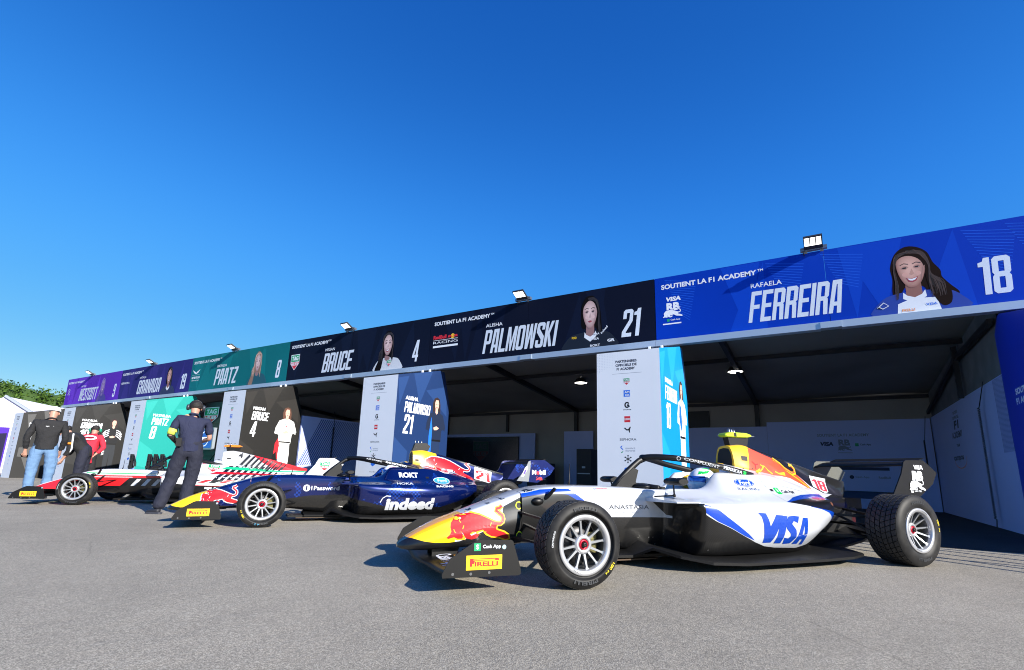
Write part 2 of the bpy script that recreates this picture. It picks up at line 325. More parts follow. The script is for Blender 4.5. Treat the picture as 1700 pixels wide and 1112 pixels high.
# ------------------------------------------------------------------ ground
def asphalt():
    m = bpy.data.materials.new('asphalt'); m.use_nodes = True; nt = m.node_tree; N = nt.nodes; L = nt.links; b = N['Principled BSDF']
    tc = N.new('ShaderNodeTexCoord')
    def noise(sc, det=4, ro=.6):
        n = N.new('ShaderNodeTexNoise'); n.inputs['Scale'].default_value = sc; n.inputs['Detail'].default_value = det; n.inputs['Roughness'].default_value = ro
        L.new(tc.outputs['Object'], n.inputs['Vector']); return n
    v = N.new('ShaderNodeTexVoronoi'); v.inputs['Scale'].default_value = 240; L.new(tc.outputs['Object'], v.inputs['Vector'])
    rv = N.new('ShaderNodeSeparateColor'); L.new(v.outputs['Color'], rv.inputs[0])
    r1 = N.new('ShaderNodeValToRGB'); e = r1.color_ramp.elements
    e[0].position = 0; e[0].color = (.18, .162, .130, 1); e[1].position = 1; e[1].color = (.44, .40, .325, 1)
    x = e.new(.5); x.color = (.275, .250, .203, 1)
    L.new(rv.outputs[0], r1.inputs[0])
    def scale_by(col, src, lo, hi, a=.3, b2=.7):
        mp = N.new('ShaderNodeMapRange'); mp.inputs[1].default_value = a; mp.inputs[2].default_value = b2; mp.inputs[3].default_value = lo; mp.inputs[4].default_value = hi
        L.new(src, mp.inputs[0]); s = N.new('ShaderNodeVectorMath'); s.operation = 'SCALE'; L.new(col, s.inputs[0]); L.new(mp.outputs[0], s.inputs['Scale']); return s.outputs[0]
    c = scale_by(r1.outputs[0], noise(.35, 6).outputs[0], .86, 1.12)
    c = scale_by(c, noise(3.0, 5, .7).outputs[0], .92, 1.07)
    c = scale_by(c, noise(70, 3, .75).outputs[0], .80, 1.18)
    # tyre-marked and stained patches
    n4 = noise(1.1, 7, .75); st = N.new('ShaderNodeMapRange'); st.inputs[1].default_value = .66; st.inputs[2].default_value = .72; st.inputs[3].default_value = 1; st.inputs[4].default_value = .72
    L.new(n4.outputs[0], st.inputs[0]); s = N.new('ShaderNodeVectorMath'); s.operation = 'SCALE'; L.new(c, s.inputs[0]); L.new(st.outputs[0], s.inputs['Scale'])
    cv = N.new('ShaderNodeTexVoronoi'); cv.feature = 'DISTANCE_TO_EDGE'; cv.inputs['Scale'].default_value = .33; wn_ = N.new('ShaderNodeMixRGB'); wn_.inputs[0].default_value = .12; L.new(tc.outputs['Object'], wn_.inputs[1]); L.new(noise(2.2, 6, .7).outputs['Color'], wn_.inputs[2]); L.new(wn_.outputs[0], cv.inputs['Vector'])
    ck = N.new('ShaderNodeMapRange'); ck.inputs[1].default_value = .0012; ck.inputs[2].default_value = .0030; ck.inputs[3].default_value = .8; ck.inputs[4].default_value = 1; L.new(cv.outputs['Distance'], ck.inputs[0])
    gate = N.new('ShaderNodeMapRange'); gate.inputs[1].default_value = .52; gate.inputs[2].default_value = .56; gate.inputs[3].default_value = 1; gate.inputs[4].default_value = 0; L.new(noise(.6, 3).outputs[0], gate.inputs[0])
    mxm = N.new('ShaderNodeMath'); mxm.operation = 'MAXIMUM'; L.new(ck.outputs[0], mxm.inputs[0]); L.new(gate.outputs[0], mxm.inputs[1])
    s3 = N.new('ShaderNodeVectorMath'); s3.operation = 'SCALE'; L.new(s.outputs[0], s3.inputs[0]); L.new(mxm.outputs[0], s3.inputs['Scale']); s = s3
    L.new(s.outputs[0], b.inputs['Base Color']); b.inputs['Roughness'].default_value = .85; b.inputs['Specular IOR Level'].default_value = .3
    bp = N.new('ShaderNodeBump'); bp.inputs['Strength'].default_value = .4; bp.inputs['Distance'].default_value = .003
    L.new(v.outputs['Distance'], bp.inputs['Height'])
    bp2 = N.new('ShaderNodeBump'); bp2.inputs['Strength'].default_value = .25; bp2.inputs['Distance'].default_value = .03
    L.new(noise(6, 5, .7).outputs[0], bp2.inputs['Height']); L.new(bp2.outputs[0], bp.inputs['Normal']); L.new(bp.outputs[0], b.inputs['Normal'])
    return m
def G(x, y): return .005*(x+2)+.0008*(y-3.5)
g = MB(); g.face([(-700, -700, G(-700, -700)), (700, -700, G(700, -700)), (700, 700, G(700, 700)), (-700, 700, G(-700, 700))], asphalt())
tag(g.build('ground'), kind='structure')

g = MB(); g.face([(x, y, G(x, y)+.004) for x, y in ((-31.5, 9.75), (3.4, 9.75), (3.4, 16.4), (-31.5, 16.4))], mat('floor_shade_dark', (.022, .023, .027), .9, bump=.3, bscale=200, var=.2))  # dark floor sheet added to deepen the tent shade and cut bounce
tag(g.build('garage_floor'), kind='structure')
g = MB(); g.face([(x, y, G(x, y)+.0045) for x, y in ((-2.7, 7.5), (3.4, 7.58), (3.4, 9.74), (-2.7, 9.74))], MATS['floor_shade_dark']); tag(g.build('apron_shade_sheet'), kind='structure')  # dark sheet over the asphalt: the apron's shade put into colour
# ------------------------------------------------------------------ garage tents
PER = 5.807; XR = -2.2; YF = 9.52
ALU = mat('tent_aluminium', '#aab3bd', .35, .8)
TRIM = mat('rail_silver', '#b9c4d0', .4, .5)
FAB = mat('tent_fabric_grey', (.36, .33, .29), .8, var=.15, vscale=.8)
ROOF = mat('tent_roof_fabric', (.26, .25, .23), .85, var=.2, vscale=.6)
DARKF = mat('dark_frame', '#222226', .5)
PANW = mat('partition_white_shade_tint', '#b6c2f2', .55, var=.03, vscale=1)  # white panels tinted blue: the skylit shade is mixed into their colour
t = empty('garage_marquee', (-14, YF+.1, 0), 0, 'long row of dark roofed event tents used as race garages', 'tent')
t.location = (0, 0, 0)
def zr(y): return 2.98+(16.4-y)*.105
m = MB()
rows = []
for y in (9.65, 11, 12.05, 13.5, 15, 16.5): rows.append([(x, y, zr(y)+.03*sin(x*1.08)) for x in [-31.6+.55*i for i in range(65)]])
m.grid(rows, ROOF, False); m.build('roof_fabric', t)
m = MB(); m.box((-31.6, 16.42, -.2), (3.6, 16.46, 2.99), FAB); m.build('rear_wall', t)
m = MB(); m.face([(3.5, 9.6, -.1), (3.5, 16.42, -.1), (3.5, 16.42, 2.98), (3.5, 9.6, 3.7)], FAB)
m.face([(-31.6, 9.6, -.2), (-31.6, 16.42, -.2), (-31.6, 16.42, 2.98), (-31.6, 9.6, 3.7)], FAB); m.build('gable_wall', t)
for k in range(7):
    x = 3.3 if k == 0 else XR+.55-PER*(k-1)
    m = MB(); m.beam((x, 16.3, -.1), (x, 16.3, 2.95), .12, .12, DARKF, (0, 1, 0)); m.build('post', t)
    m = MB(); m.beam((x, 16.35, 2.9), (x, 9.7, 3.6), .1, .16, DARKF); m.build('rafter', t)
    if k: m = MB(); m.beam((x-PER/2, 16.36, 2.2), (x-PER/2, 16.36, 2.93), .1, .05, DARKF, (0, 1, 0)); m.build('post', t)
for y in (12.1, 16.33):
    m = MB(); m.beam((-31.5, y, zr(y)-.09), (3.4, y, zr(y)-.09), .07, .09, DARKF); m.build('purlin', t)
m = MB(); m.box((-31.6, 9.62, 3.2), (3.3, 9.66, 3.75), ROOF); m.build('front_valance', t)
m = MB(); m.box((-3.95, 16.36, 2.22), (-3.0, 16.4, 2.72), DARKF); m.build('rear_hatch', t)
m = MB(); m.beam((2.28, 12.6, 3.06), (2.28, 9.9, 3.12), .06, .1, DARKF); m.beam((2.27, 12.4, 2.3), (2.27, 12.4, 3.3), .08, .08, DARKF); m.beam((2.28, 16.2, 2.45), (2.28, 12.4, 3.08), .06, .08, DARKF); m.build('side_brace', t)
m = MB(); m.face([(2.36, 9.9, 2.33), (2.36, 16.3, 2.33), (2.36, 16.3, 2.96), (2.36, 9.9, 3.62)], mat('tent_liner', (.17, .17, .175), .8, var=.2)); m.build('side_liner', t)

# partition walls
def partition(name, x, y0, y1, ztop, face, label):
    r = empty(name, (0, 0, 0), 0, label, 'wall')
    m = MB(); m.box((x-.03, y0, G(x, y0)-.03), (x+.03, y1, ztop), PANW); m.build('panel', r)
    return r
STR = mat('stripe_blue', '#3a4f96', .55)
rw = partition('partition_wall', 2.36, 9.9, 16.3, 2.33, -1, 'white partition wall at the right end of the tent with a black coiled air hose')
m = MB(); fr = lambda u, v, l=0: (2.33-.0004*l, u, v)
text(m, lambda u, v, l=0: fr(13.93-u, v, l), 'SOUTIENT', 0.25, 2.12, .45, .06, INK, 1)
text(m, lambda u, v, l=0: fr(13.93-u, v, l), 'OFFICIEL', 0.15, 2.02, .6, .06, INK, 1)
text(m, lambda u, v, l=0: fr(13.75-u, v, l), 'F1', 0, 1.82, .42, .17, INK, 1, .05, .3)
text(m, lambda u, v, l=0: fr(14.05-u, v, l), 'ACADEMY', 0, 1.64, .95, .13, INK, 1, .03)
text(m, lambda u, v, l=0: fr(13.75-u, v, l), 'TEAM', 0, 1.46, .28, .06, INK, 1)
text(m, lambda u, v, l=0: fr(14.2-u, v, l), 'campos', 0, 1.16, .92, .12, INK, 1, .03)
poly(m, lambda u, v, l=0: fr(14.2-u, v, l), stroke([(.05+.55*(1-cos(a))+.0, 1.2-.17*sin(a)) for a in [pi*i/12*1.1 for i in range(13)]], .018), ORP, 2)
m.build('lettering', rw)
m = MB()
for i in range(13):
    y = 10.5-i*.046; poly(m, fr, rect(y, 1.2, y+.018, 2.32), STR, 1)
m.build('stripe_print', rw)
lw = partition('partition_wall', -13.86, 9.95, 16.3, 2.25, 1, 'white partition wall with blue diagonal stripes inside the fourth tent bay')
m = MB(); fr = f_plusx(-13.83)
for i in range(30):
    y = 9.9+i*.075; w = .036*(1-i/34)
    P = [(y, .75), (y+w, .75), (y+w+.75, 2.2), (y+.75, 2.2)]
    if y < 9.96: P[0] = (9.96, .75); 
    poly(m, fr, P, STR, 1)
m.build('stripe_print', lw)
for k in (3, 4, 5):
    partition('partition_wall', XR-PER*k-.06, 9.95, 16.3, 2.25, 1, {3: 'white partition wall behind the turquoise driver banner', 4: 'white partition wall behind the third driver banner from the left', 5: 'white partition wall at the far left end of the tents'}[k])
# rear partitions
def rear(name, x0, x1, z1, label, art=None, y=16.22):
    r = empty(name, (0, 0, 0), 0, label, 'wall panel')
    m = MB(); m.box((x0, y, -.06), (x1, y+.05, z1), PANW); m.build('panel', r)
    if art: art(r)
    return r
def art0(r):
    m = MB(); f = f_front(XR, 16.22)
    text(m, f, 'SOUTIENT LA F1 ACADEMY', 2.02, 1.88, 1.18, .075, GREYP, 1, .02)
    text(m, f, 'VISA', 2.06, 1.63, .32, .11, NAVYP, 1, .05, .15)
    text(m, f, 'RB', 2.50, 1.64, .26, .16, GREYP, 1, .05); small_bull(m, f, 2.63, 1.57, .33, GREYP, 2)
    poly(m, f, rect(2.47, 1.44, 2.8, 1.455), GREYP, 1)
    poly(m, f, rect(2.87, 1.62, 2.95, 1.70), GREENP, 1); text(m, f, 'Cash App', 2.98, 1.63, .24, .06, NAVYP, 1)
    poly(m, f, rect(1.9, 1.0, 3.55, 1.08), NAVYP, 1)
    poly(m, f, ell(2.72, .82, .05, .05), NAVYP, 1); text(m, f, 'Cash App', 2.8, .79, .3, .06, GREYP, 1); text(m, f, 'RedBull', 3.3, .79, .25, .06, GREYP, 1)
    m.build('sponsor_print', r)
rear('rear_panel', -1.41, 2.3, 2.31, 'white rear panel printed with grey sponsor marks behind the white race car', art0)
rear('rear_panel', -3.75, -1.415, 2.19, 'lower white rear panel left of the printed sponsor wall, under a dark hatch', y=16.21)
rear('rear_panel', -7.89, -6.8, 2.16, 'narrow white rear panel beside a dark gap, left of the light blue banner')
def art1(r):
    m = MB(); f = f_front(0, 16.2)
    m.box((-13.3, 16.13, 0), (-9.72, 16.2, 2.0), mat('screen_black', '#050507', .25)); m.build('black_board', r)
    m = MB(); shield(m, f_front(0, 16.13), -11.4, 1.44, .75, .8, 1, True); m.build('shield_print', r)
rear('rear_panel', -13.7, -9.07, 2.12, 'white framed rear panel holding a black board with a dim watch brand shield', art1)
rear('rear_panel', -6.4, -3.9, 2.16, 'white rear panel behind the white sponsor column')
# black gear seen deep in the bay
for (x, y, w, h, lb) in ((-8.45, 15.6, .75, 1.05, 'black equipment case standing in the dark gap of the rear panels'), (-6.6, 15.3, .5, 1.5, 'tall black locker beside the narrow rear panel')):
    r = empty('equipment_case', (x, y, G(x, y)), 0, lb, 'case'); m = MB()
    m.box((-w/2, -.3, .08), (w/2, .3, h), DARKF); m.build('case_body', r)
    m = MB()
    for s1 in (-1, 1):
        for s2 in (-1, 1): m.lathe([(.04, -.015), (.04, .015)], (lambda a, b, c, s1=s1, s2=s2: (s1*(w/2-.07)+a, s2*.22+c, .04+b)), BLACK, 10)
    m.build('castors', r)
    m = MB(); m.box((-w/2+.04, -.312, h*.48), (w/2-.04, -.3, h*.5), ALU); m.box((-.05, -.33, h*.6), (.05, -.3, h*.64), ALU); m.build('latch', r)
# hoses
def hose(path0, top, bot, coil_r, lab, fx):
    m = MB(); P = [top]
    x, y0, z0 = path0; n = 46
    for i in range(n*6):
        tt = i/(n*6); P.append((x+coil_r*.5*cos(2*pi*i/6)*fx, y0+coil_r*sin(2*pi*i/6)+(bot[1]-y0)*tt, z0+(bot[2]+.12-z0)*tt))
    P.append(bot); m.tube(P, .008, mat('hose_black', '#101014', .4), 5)
    tag(m.build('coiled_air_hose'), lab, 'hose', 'coiled air hoses hanging in the tents')
hose((2.25, 11.2, 1.98), (2.3, 10.9, 2.37), (2.25, 11.27, .05), .045, 'black coiled air hose hanging down the right partition wall', .5)
hose((2.1, 16.0, 1.75), (2.2, 16.1, 2.35), (2.1, 16.0, .8), .05, 'black coiled air hose hanging in the rear right corner of the tent', .5)
hose((-13.75, 11.1, 2.0), (-13.8, 11.1, 2.5), (-13.75, 11.1, .4), .035, 'dark coiled air hose hanging on the diagonally striped partition wall', .5)
# ceiling lamps
LAMP = mat('ceiling_lamp_lit', (1, .95, .85), .5, emit=9)
for x, y, lb in ((-1.70, 12.8, 'lit round ceiling lamp right of the white sponsor column'), (-5.72, 12.8, 'lit round ceiling lamp left of the white sponsor column')):
    r = empty('ceiling_lamp', (x, y, 3.2), 0, lb, 'lamp', 'round ceiling lamps in the garage tent')
    m = MB(); m.lathe([(.02, .16), (.13, .1), (.17, .02), (.17, 0)], lambda a, b, c: (a, b, c), DARKF, 24); m.build('lamp_housing', r)
    m = MB(); m.lathe([(0.001, -.004), (.165, -.004)], lambda a, b, c: (a, b, c), LAMP, 24); m.build('lamp_lens', r)

# ------------------------------------------------------------------ printed portraits
SK = mat('print_skin', '#dcac9c', .55); SK2 = mat('print_skin_shade', '#8f6055', .55); LIP = mat('print_lips', '#9c3f4c', .55); EYE = mat('print_eye', '#1a1418', .5)
def portrait(mb, fr, cx, cz, rx, rz, hair, suit, collar, zb, sl, sr, skin=SK, hstyle=0, smile=True, brow='#2a1c1a', l=1, shade=SK2):
    hm = hair; bm_ = mat('brow'+brow, brow, .6)
    # long hair falling behind the neck and over the shoulders
    if hstyle == 0:      # flowing waves to the right
        hp = [(cx-rx*1.05,cz-rz*1.9),(cx-rx*1.45,cz-rz*1.3),(cx-rx*1.35,cz-rz*.4),(cx-rx*1.4,cz+rz*.3),(cx-rx*1.0,cz+rz*1.05),(cx-rx*.3,cz+rz*1.42),(cx+rx*.5,cz+rz*1.35),(cx+rx*1.2,cz+rz*.95),(cx+rx*1.5,cz+rz*.3),(cx+rx*1.9,cz-rz*.2),(cx+rx*1.95,cz-rz*.6),(cx+rx*2.4,cz-rz*1.1),(cx+rx*2.9,cz-rz*1.6),(cx+rx*2.5,cz-rz*1.9),(cx+rx*2.3,cz-rz*2.3),(cx+rx*1.6,cz-rz*2.25),(cx+rx*1.0,cz-rz*1.6),(cx+rx*.6,cz-rz*1.0),(cx-rx*.6,cz-rz*1.0)]
    elif hstyle == 1:    # straight, tucked back
        hp = [(cx-rx*1.0,cz-rz*1.0),(cx-rx*1.22,cz-rz*.2),(cx-rx*1.15,cz+rz*.6),(cx-rx*.6,cz+rz*1.2),(cx,cz+rz*1.32),(cx+rx*.6,cz+rz*1.2),(cx+rx*1.2,cz+rz*.6),(cx+rx*1.45,cz-rz*.3),(cx+rx*1.5,cz-rz*1.5),(cx+rx*.9,cz-rz*1.5),(cx+rx*.7,cz-rz*1.0)]
    else:                # long straight over the left shoulder
        hp = [(cx-rx*2.6,zb+.02),(cx-rx*1.8,cz-rz*1.3),(cx-rx*1.2,cz+rz*.1),(cx-rx*1.05,cz+rz*.7),(cx-rx*.5,cz+rz*1.25),(cx+rx*.3,cz+rz*1.3),(cx+rx*1.05,cz+rz*.75),(cx+rx*1.25,cz-rz*.2),(cx+rx*1.2,cz-rz*1.5),(cx+rx*.6,cz-rz*1.2),(cx-rx*.7,cz-rz*1.1),(cx-rx*1.3,zb+.02)]
    w = sr-sl; nk = rx*.55
    body = [(sl,zb),(sl+w*.05,zb+(cz-rz-zb)*.45),(sl+w*.16,zb+(cz-rz-zb)*.72),(cx-nk*1.5,cz-rz*1.25),(cx+nk*1.5,cz-rz*1.25),(sr-w*.16,zb+(cz-rz-zb)*.72),(sr-w*.05,zb+(cz-rz-zb)*.45),(sr,zb)]
    clampz = lambda Q: [(a_, max(b_, zb)) for a_, b_ in Q]
    hp = clampz(sm(hp)); body = clampz(sm(body, 3, .35))
    if hstyle != 2: poly(mb, fr, hp, hm, l)
    poly(mb, fr, body, suit, l+1)
    poly(mb, fr, [(cx-nk,cz-rz*1.5),(cx-nk*.95,cz-rz*.6),(cx+nk*.95,cz-rz*.6),(cx+nk,cz-rz*1.5),(cx,cz-rz*1.62)], shade, l+2)
    poly(mb, fr, [(cx-nk*1.35,cz-rz*1.25),(cx-nk*.9,cz-rz*1.45),(cx,cz-rz*1.6),(cx+nk*.9,cz-rz*1.45),(cx+nk*1.35,cz-rz*1.22),(cx+nk*1.45,cz-rz*1.6),(cx,cz-rz*1.95),(cx-nk*1.45,cz-rz*1.62)], collar, l+3)
    if hstyle == 2: poly(mb, fr, hp, hm, l+4)
    if hstyle == 0: poly(mb, fr, [(cx+rx*.95,cz+rz*.2),(cx+rx*1.5,cz),(cx+rx*1.9,cz-rz*.6),(cx+rx*2.5,cz-rz*1.5),(cx+rx*2.3,cz-rz*2.2),(cx+rx*1.7,cz-rz*2.2),(cx+rx*1.2,cz-rz*1.5),(cx+rx*.95,cz-rz*.7)] and clampz(sm([(cx+rx*.95,cz+rz*.2),(cx+rx*1.5,cz),(cx+rx*1.9,cz-rz*.6),(cx+rx*2.4,cz-rz*1.4),(cx+rx*2.3,cz-rz*2.1),(cx+rx*1.7,cz-rz*2.2),(cx+rx*1.2,cz-rz*1.5),(cx+rx*.95,cz-rz*.7)])), hm, l+5)
    face = [(cx+rx*a, cz+rz*b) for a, b in ((0,-1.02),(.32,-.96),(.62,-.68),(.86,-.25),(.97,.2),(.95,.6),(.72,.92),(.3,1.08),(-.3,1.08),(-.72,.92),(-.95,.6),(-.97,.2),(-.86,-.25),(-.62,-.68),(-.32,-.96))]
    face = sm(face, 3)
    poly(mb, fr, face, shade, l+6)
    def mixm(a, b_, t_, nm):
        ca = a.node_tree.nodes['Principled BSDF'].inputs['Base Color'].default_value; cb = b_.node_tree.nodes['Principled BSDF'].inputs['Base Color'].default_value
        return mat('%s_%s_%s' % (a.name, b_.name, nm), tuple(ca[i]+(cb[i]-ca[i])*t_ for i in range(3)), .55)
    fx_, fz_ = cx-rx*.12, cz+rz*.12
    for q in range(1, 13): kq = 1-.035*q-.0022*q*q; poly(mb, fr, [(fx_*(1-kq)+a*kq, fz_*(1-kq)+b_*kq) for a, b_ in face], mixm(shade, skin, (q/12)**.8, str(q)), l+6+q*.07)
    for s_ in (-1, 1): poly(mb, fr, ell(cx+s_*rx*.45, cz-rz*.22, rx*.2, rz*.12, 14), mixm(skin, LIP, .16, 'b'), l+7.0)
    poly(mb, fr, ell(cx, cz-rz*.82, rx*.2, rz*.05, 12), mixm(shade, skin, .4, 'c'), l+7.0)
    if hstyle == 0: poly(mb, fr, sm([(cx-rx*1.02,cz+rz*.1),(cx-rx*.92,cz+rz*.62),(cx-rx*.45,cz+rz*.86),(cx+rx*.15,cz+rz*.82),(cx+rx*.7,cz+rz*.5),(cx+rx*1.02,cz-rz*.1),(cx+rx*1.1,cz+rz*.7),(cx+rx*.4,cz+rz*1.25),(cx-rx*.5,cz+rz*1.2),(cx-rx*1.08,cz+rz*.75)]), hm, l+7)
    else: poly(mb, fr, sm([(cx-rx*1.02,cz-rz*.1),(cx-rx*.85,cz+rz*.5),(cx-rx*.35,cz+rz*.88),(cx+rx*.1,cz+rz*.95),(cx+rx*.6,cz+rz*.72),(cx+rx*.92,cz+rz*.2),(cx+rx*1.02,cz-rz*.4),(cx+rx*1.12,cz+rz*.6),(cx+rx*.5,cz+rz*1.18),(cx-rx*.5,cz+rz*1.2),(cx-rx*1.08,cz+rz*.65)]), hm, l+7)
    sr_ = random.Random(int(cx*100)); hb_ = hm.node_tree.nodes['Principled BSDF'].inputs['Base Color'].default_value
    tones = [mat('%s_tone%d' % (hm.name, q), tuple(min(1, hb_[i]*f_+a_*(1.5, .85, .6)[i]) for i in range(3)), .55) for q, (f_, a_) in enumerate(((1.6, .006), (2.2, .014), (.5, 0), (3.2, .03)))]
    for q in range(70):
        sd = 1 if (sr_.random() < .62 or hstyle == 1) else -1
        if hstyle == 2: sd = -sd
        x_a = cx+rx*sr_.uniform(-.3, .5); z_a = cz+rz*sr_.uniform(1.02, 1.2)
        ke = {0: (1.15, 2.1) if sd > 0 else (1.08, 1.3), 1: (1.12, 1.4) if sd > 0 else (1.08, 1.14), 2: (1.08, 1.18) if sd > 0 else (1.1, 1.9)}[hstyle]; f_ = sr_.random()
        x_m = cx+sd*rx*(ke[0]+.12*f_); x_e = cx+sd*rx*(ke[0]+(ke[1]-ke[0])*f_); ze = cz-rz*sr_.uniform(.9, 1.7 if hstyle != 1 else 1.35)
        P_ = [(x_a, z_a), (cx+sd*rx*(.72+.22*f_), cz+rz*(.86+.1*f_)), (x_m, cz+rz*.25), (x_m+sd*rx*.03*sin(q), cz-rz*.3), (x_e-sd*rx*.1, (cz-rz*.3+ze)/2), (x_e, ze)]
        poly(mb, fr, clampz(stroke(smo([(px_, pz_+rz*.03*sin(px_*40+q)) for px_, pz_ in P_]), rx*sr_.uniform(.015, .045))), tones[q % 4], l+7.3+q*.01)
    poly(mb, fr, [(cx+rx*.05,cz+rz*.1),(cx-rx*.16,cz-rz*.22),(cx+rx*.0,cz-rz*.3),(cx+rx*.18,cz-rz*.22)], mixm(skin, shade, .45, 'n'), l+8)
    poly(mb, fr, [(cx+rx*.62,cz-rz*.66),(cx+rx*.84,cz-rz*.25),(cx+rx*.95,cz+rz*.2),(cx+rx*.8,cz+rz*.1),(cx+rx*.66,cz-rz*.35)], mixm(skin, shade, .7, 's'), l+8)
    for s in (-1, 1):
        ex = cx+s*rx*.42; ez = cz+rz*.16
        poly(mb, fr, [(ex-rx*.27,ez+rz*.02),(ex-rx*.1,ez+rz*.13),(ex+rx*.12,ez+rz*.13),(ex+rx*.28,ez+rz*.04),(ex+rx*.1,ez-rz*.09),(ex-rx*.12,ez-rz*.09)], mixm(skin, shade, .6, 'e'), l+8.5)
        poly(mb, fr, [(ex-rx*.2,ez),(ex-rx*.08,ez+rz*.055),(ex+rx*.1,ez+rz*.06),(ex+rx*.21,ez+rz*.01),(ex+rx*.08,ez-rz*.035),(ex-rx*.1,ez-rz*.035)], EYE, l+9)
        poly(mb, fr, ell(ex+rx*.125, ez+rz*.008, rx*.04, rz*.022, 8), mat('eye_white', '#b9b0ae', .55), l+10)
        poly(mb, fr, stroke([(ex-rx*.28, ez+rz*.2), (ex-rx*.02, ez+rz*.28), (ex+rx*.28, ez+rz*.21)][::1], rz*.042), bm_, l+9)
    if smile:
        poly(mb, fr, [(cx-rx*.42,cz-rz*.42),(cx,cz-rz*.48),(cx+rx*.42,cz-rz*.40),(cx+rx*.26,cz-rz*.64),(cx,cz-rz*.72),(cx-rx*.26,cz-rz*.66)], LIP, l+9)
        poly(mb, fr, [(cx-rx*.33,cz-rz*.46),(cx,cz-rz*.51),(cx+rx*.33,cz-rz*.45),(cx+rx*.18,cz-rz*.58),(cx,cz-rz*.62),(cx-rx*.18,cz-rz*.59)], WHITE, l+10)
    else:
        poly(mb, fr, [(cx-rx*.3,cz-rz*.52),(cx-rx*.08,cz-rz*.46),(cx+rx*.1,cz-rz*.46),(cx+rx*.3,cz-rz*.52),(cx+rx*.05,cz-rz*.6),(cx-rx*.1,cz-rz*.6)], LIP, l+9)

# ------------------------------------------------------------------ fascia signs
HB = mat('hair_brown', '#1d100d', .75, spec=.1); HK = mat('hair_black', '#0c090b', .75, spec=.1); HBL = mat('hair_blond', '#8f7566', .7, spec=.1)
def facets(mb, x0, col, n, seed, fr=None, U=5.8, z0=3.3, z1=4.55):
    rr = random.Random(seed); fr = fr or f_front(x0, YF)
    for i in range(n):
        u = rr.uniform(.1, U-.9); w = rr.uniform(.4, .9); a = rr.uniform(-.3, .3)
        if rr.random() < .5: P = [(u, z0), (u+w, z0), (u+w*.5+a*.3+.15, z1)]
        else: P = [(u, z1), (u+w*.6+a*.3, z0), (u+w, z1)]
        P = [(min(max(p[0], 0), U), p[1]) for p in P]
        poly(mb, fr, P, col, 1+.12*i)
SPEC = [
 dict(num='18', first='RAFAELA', last='FERREIRA', bg='#0037ae', fc='#0642bc', nw=1.40, lab='bright blue fascia sign reading FERREIRA 18 over the right garage'),
 dict(num='21', first='ALISHA', last='PALMOWSKI', bg='#0b1226', fc='#0e172e', nw=1.93, lab='near black fascia sign reading PALMOWSKI 21'),
 dict(num='4', first='MEGAN', last='BRUCE', bg='#0c1428', fc='#0f1930', nw=1.25, lab='dark navy fascia sign reading BRUCE 4 with a watch brand shield'),
 dict(num='8', first='MATHILDA', last='PAATZ', bg='#0d6a70', fc='#11757a', nw=1.35, lab='teal fascia sign reading PAATZ 8'),
 dict(num='19', first='NATALIA', last='GRANADA', bg='#2c2a70', fc='#35307c', nw=1.9, lab='indigo fascia sign reading GRANADA 19'),
 dict(num='9', first='PAYTON', last='WESTCOTT', bg='#5a2cae', fc='#6c3ac6', nw=1.9, lab='purple fascia sign reading WESTCOTT 9 at the far left end'),
]
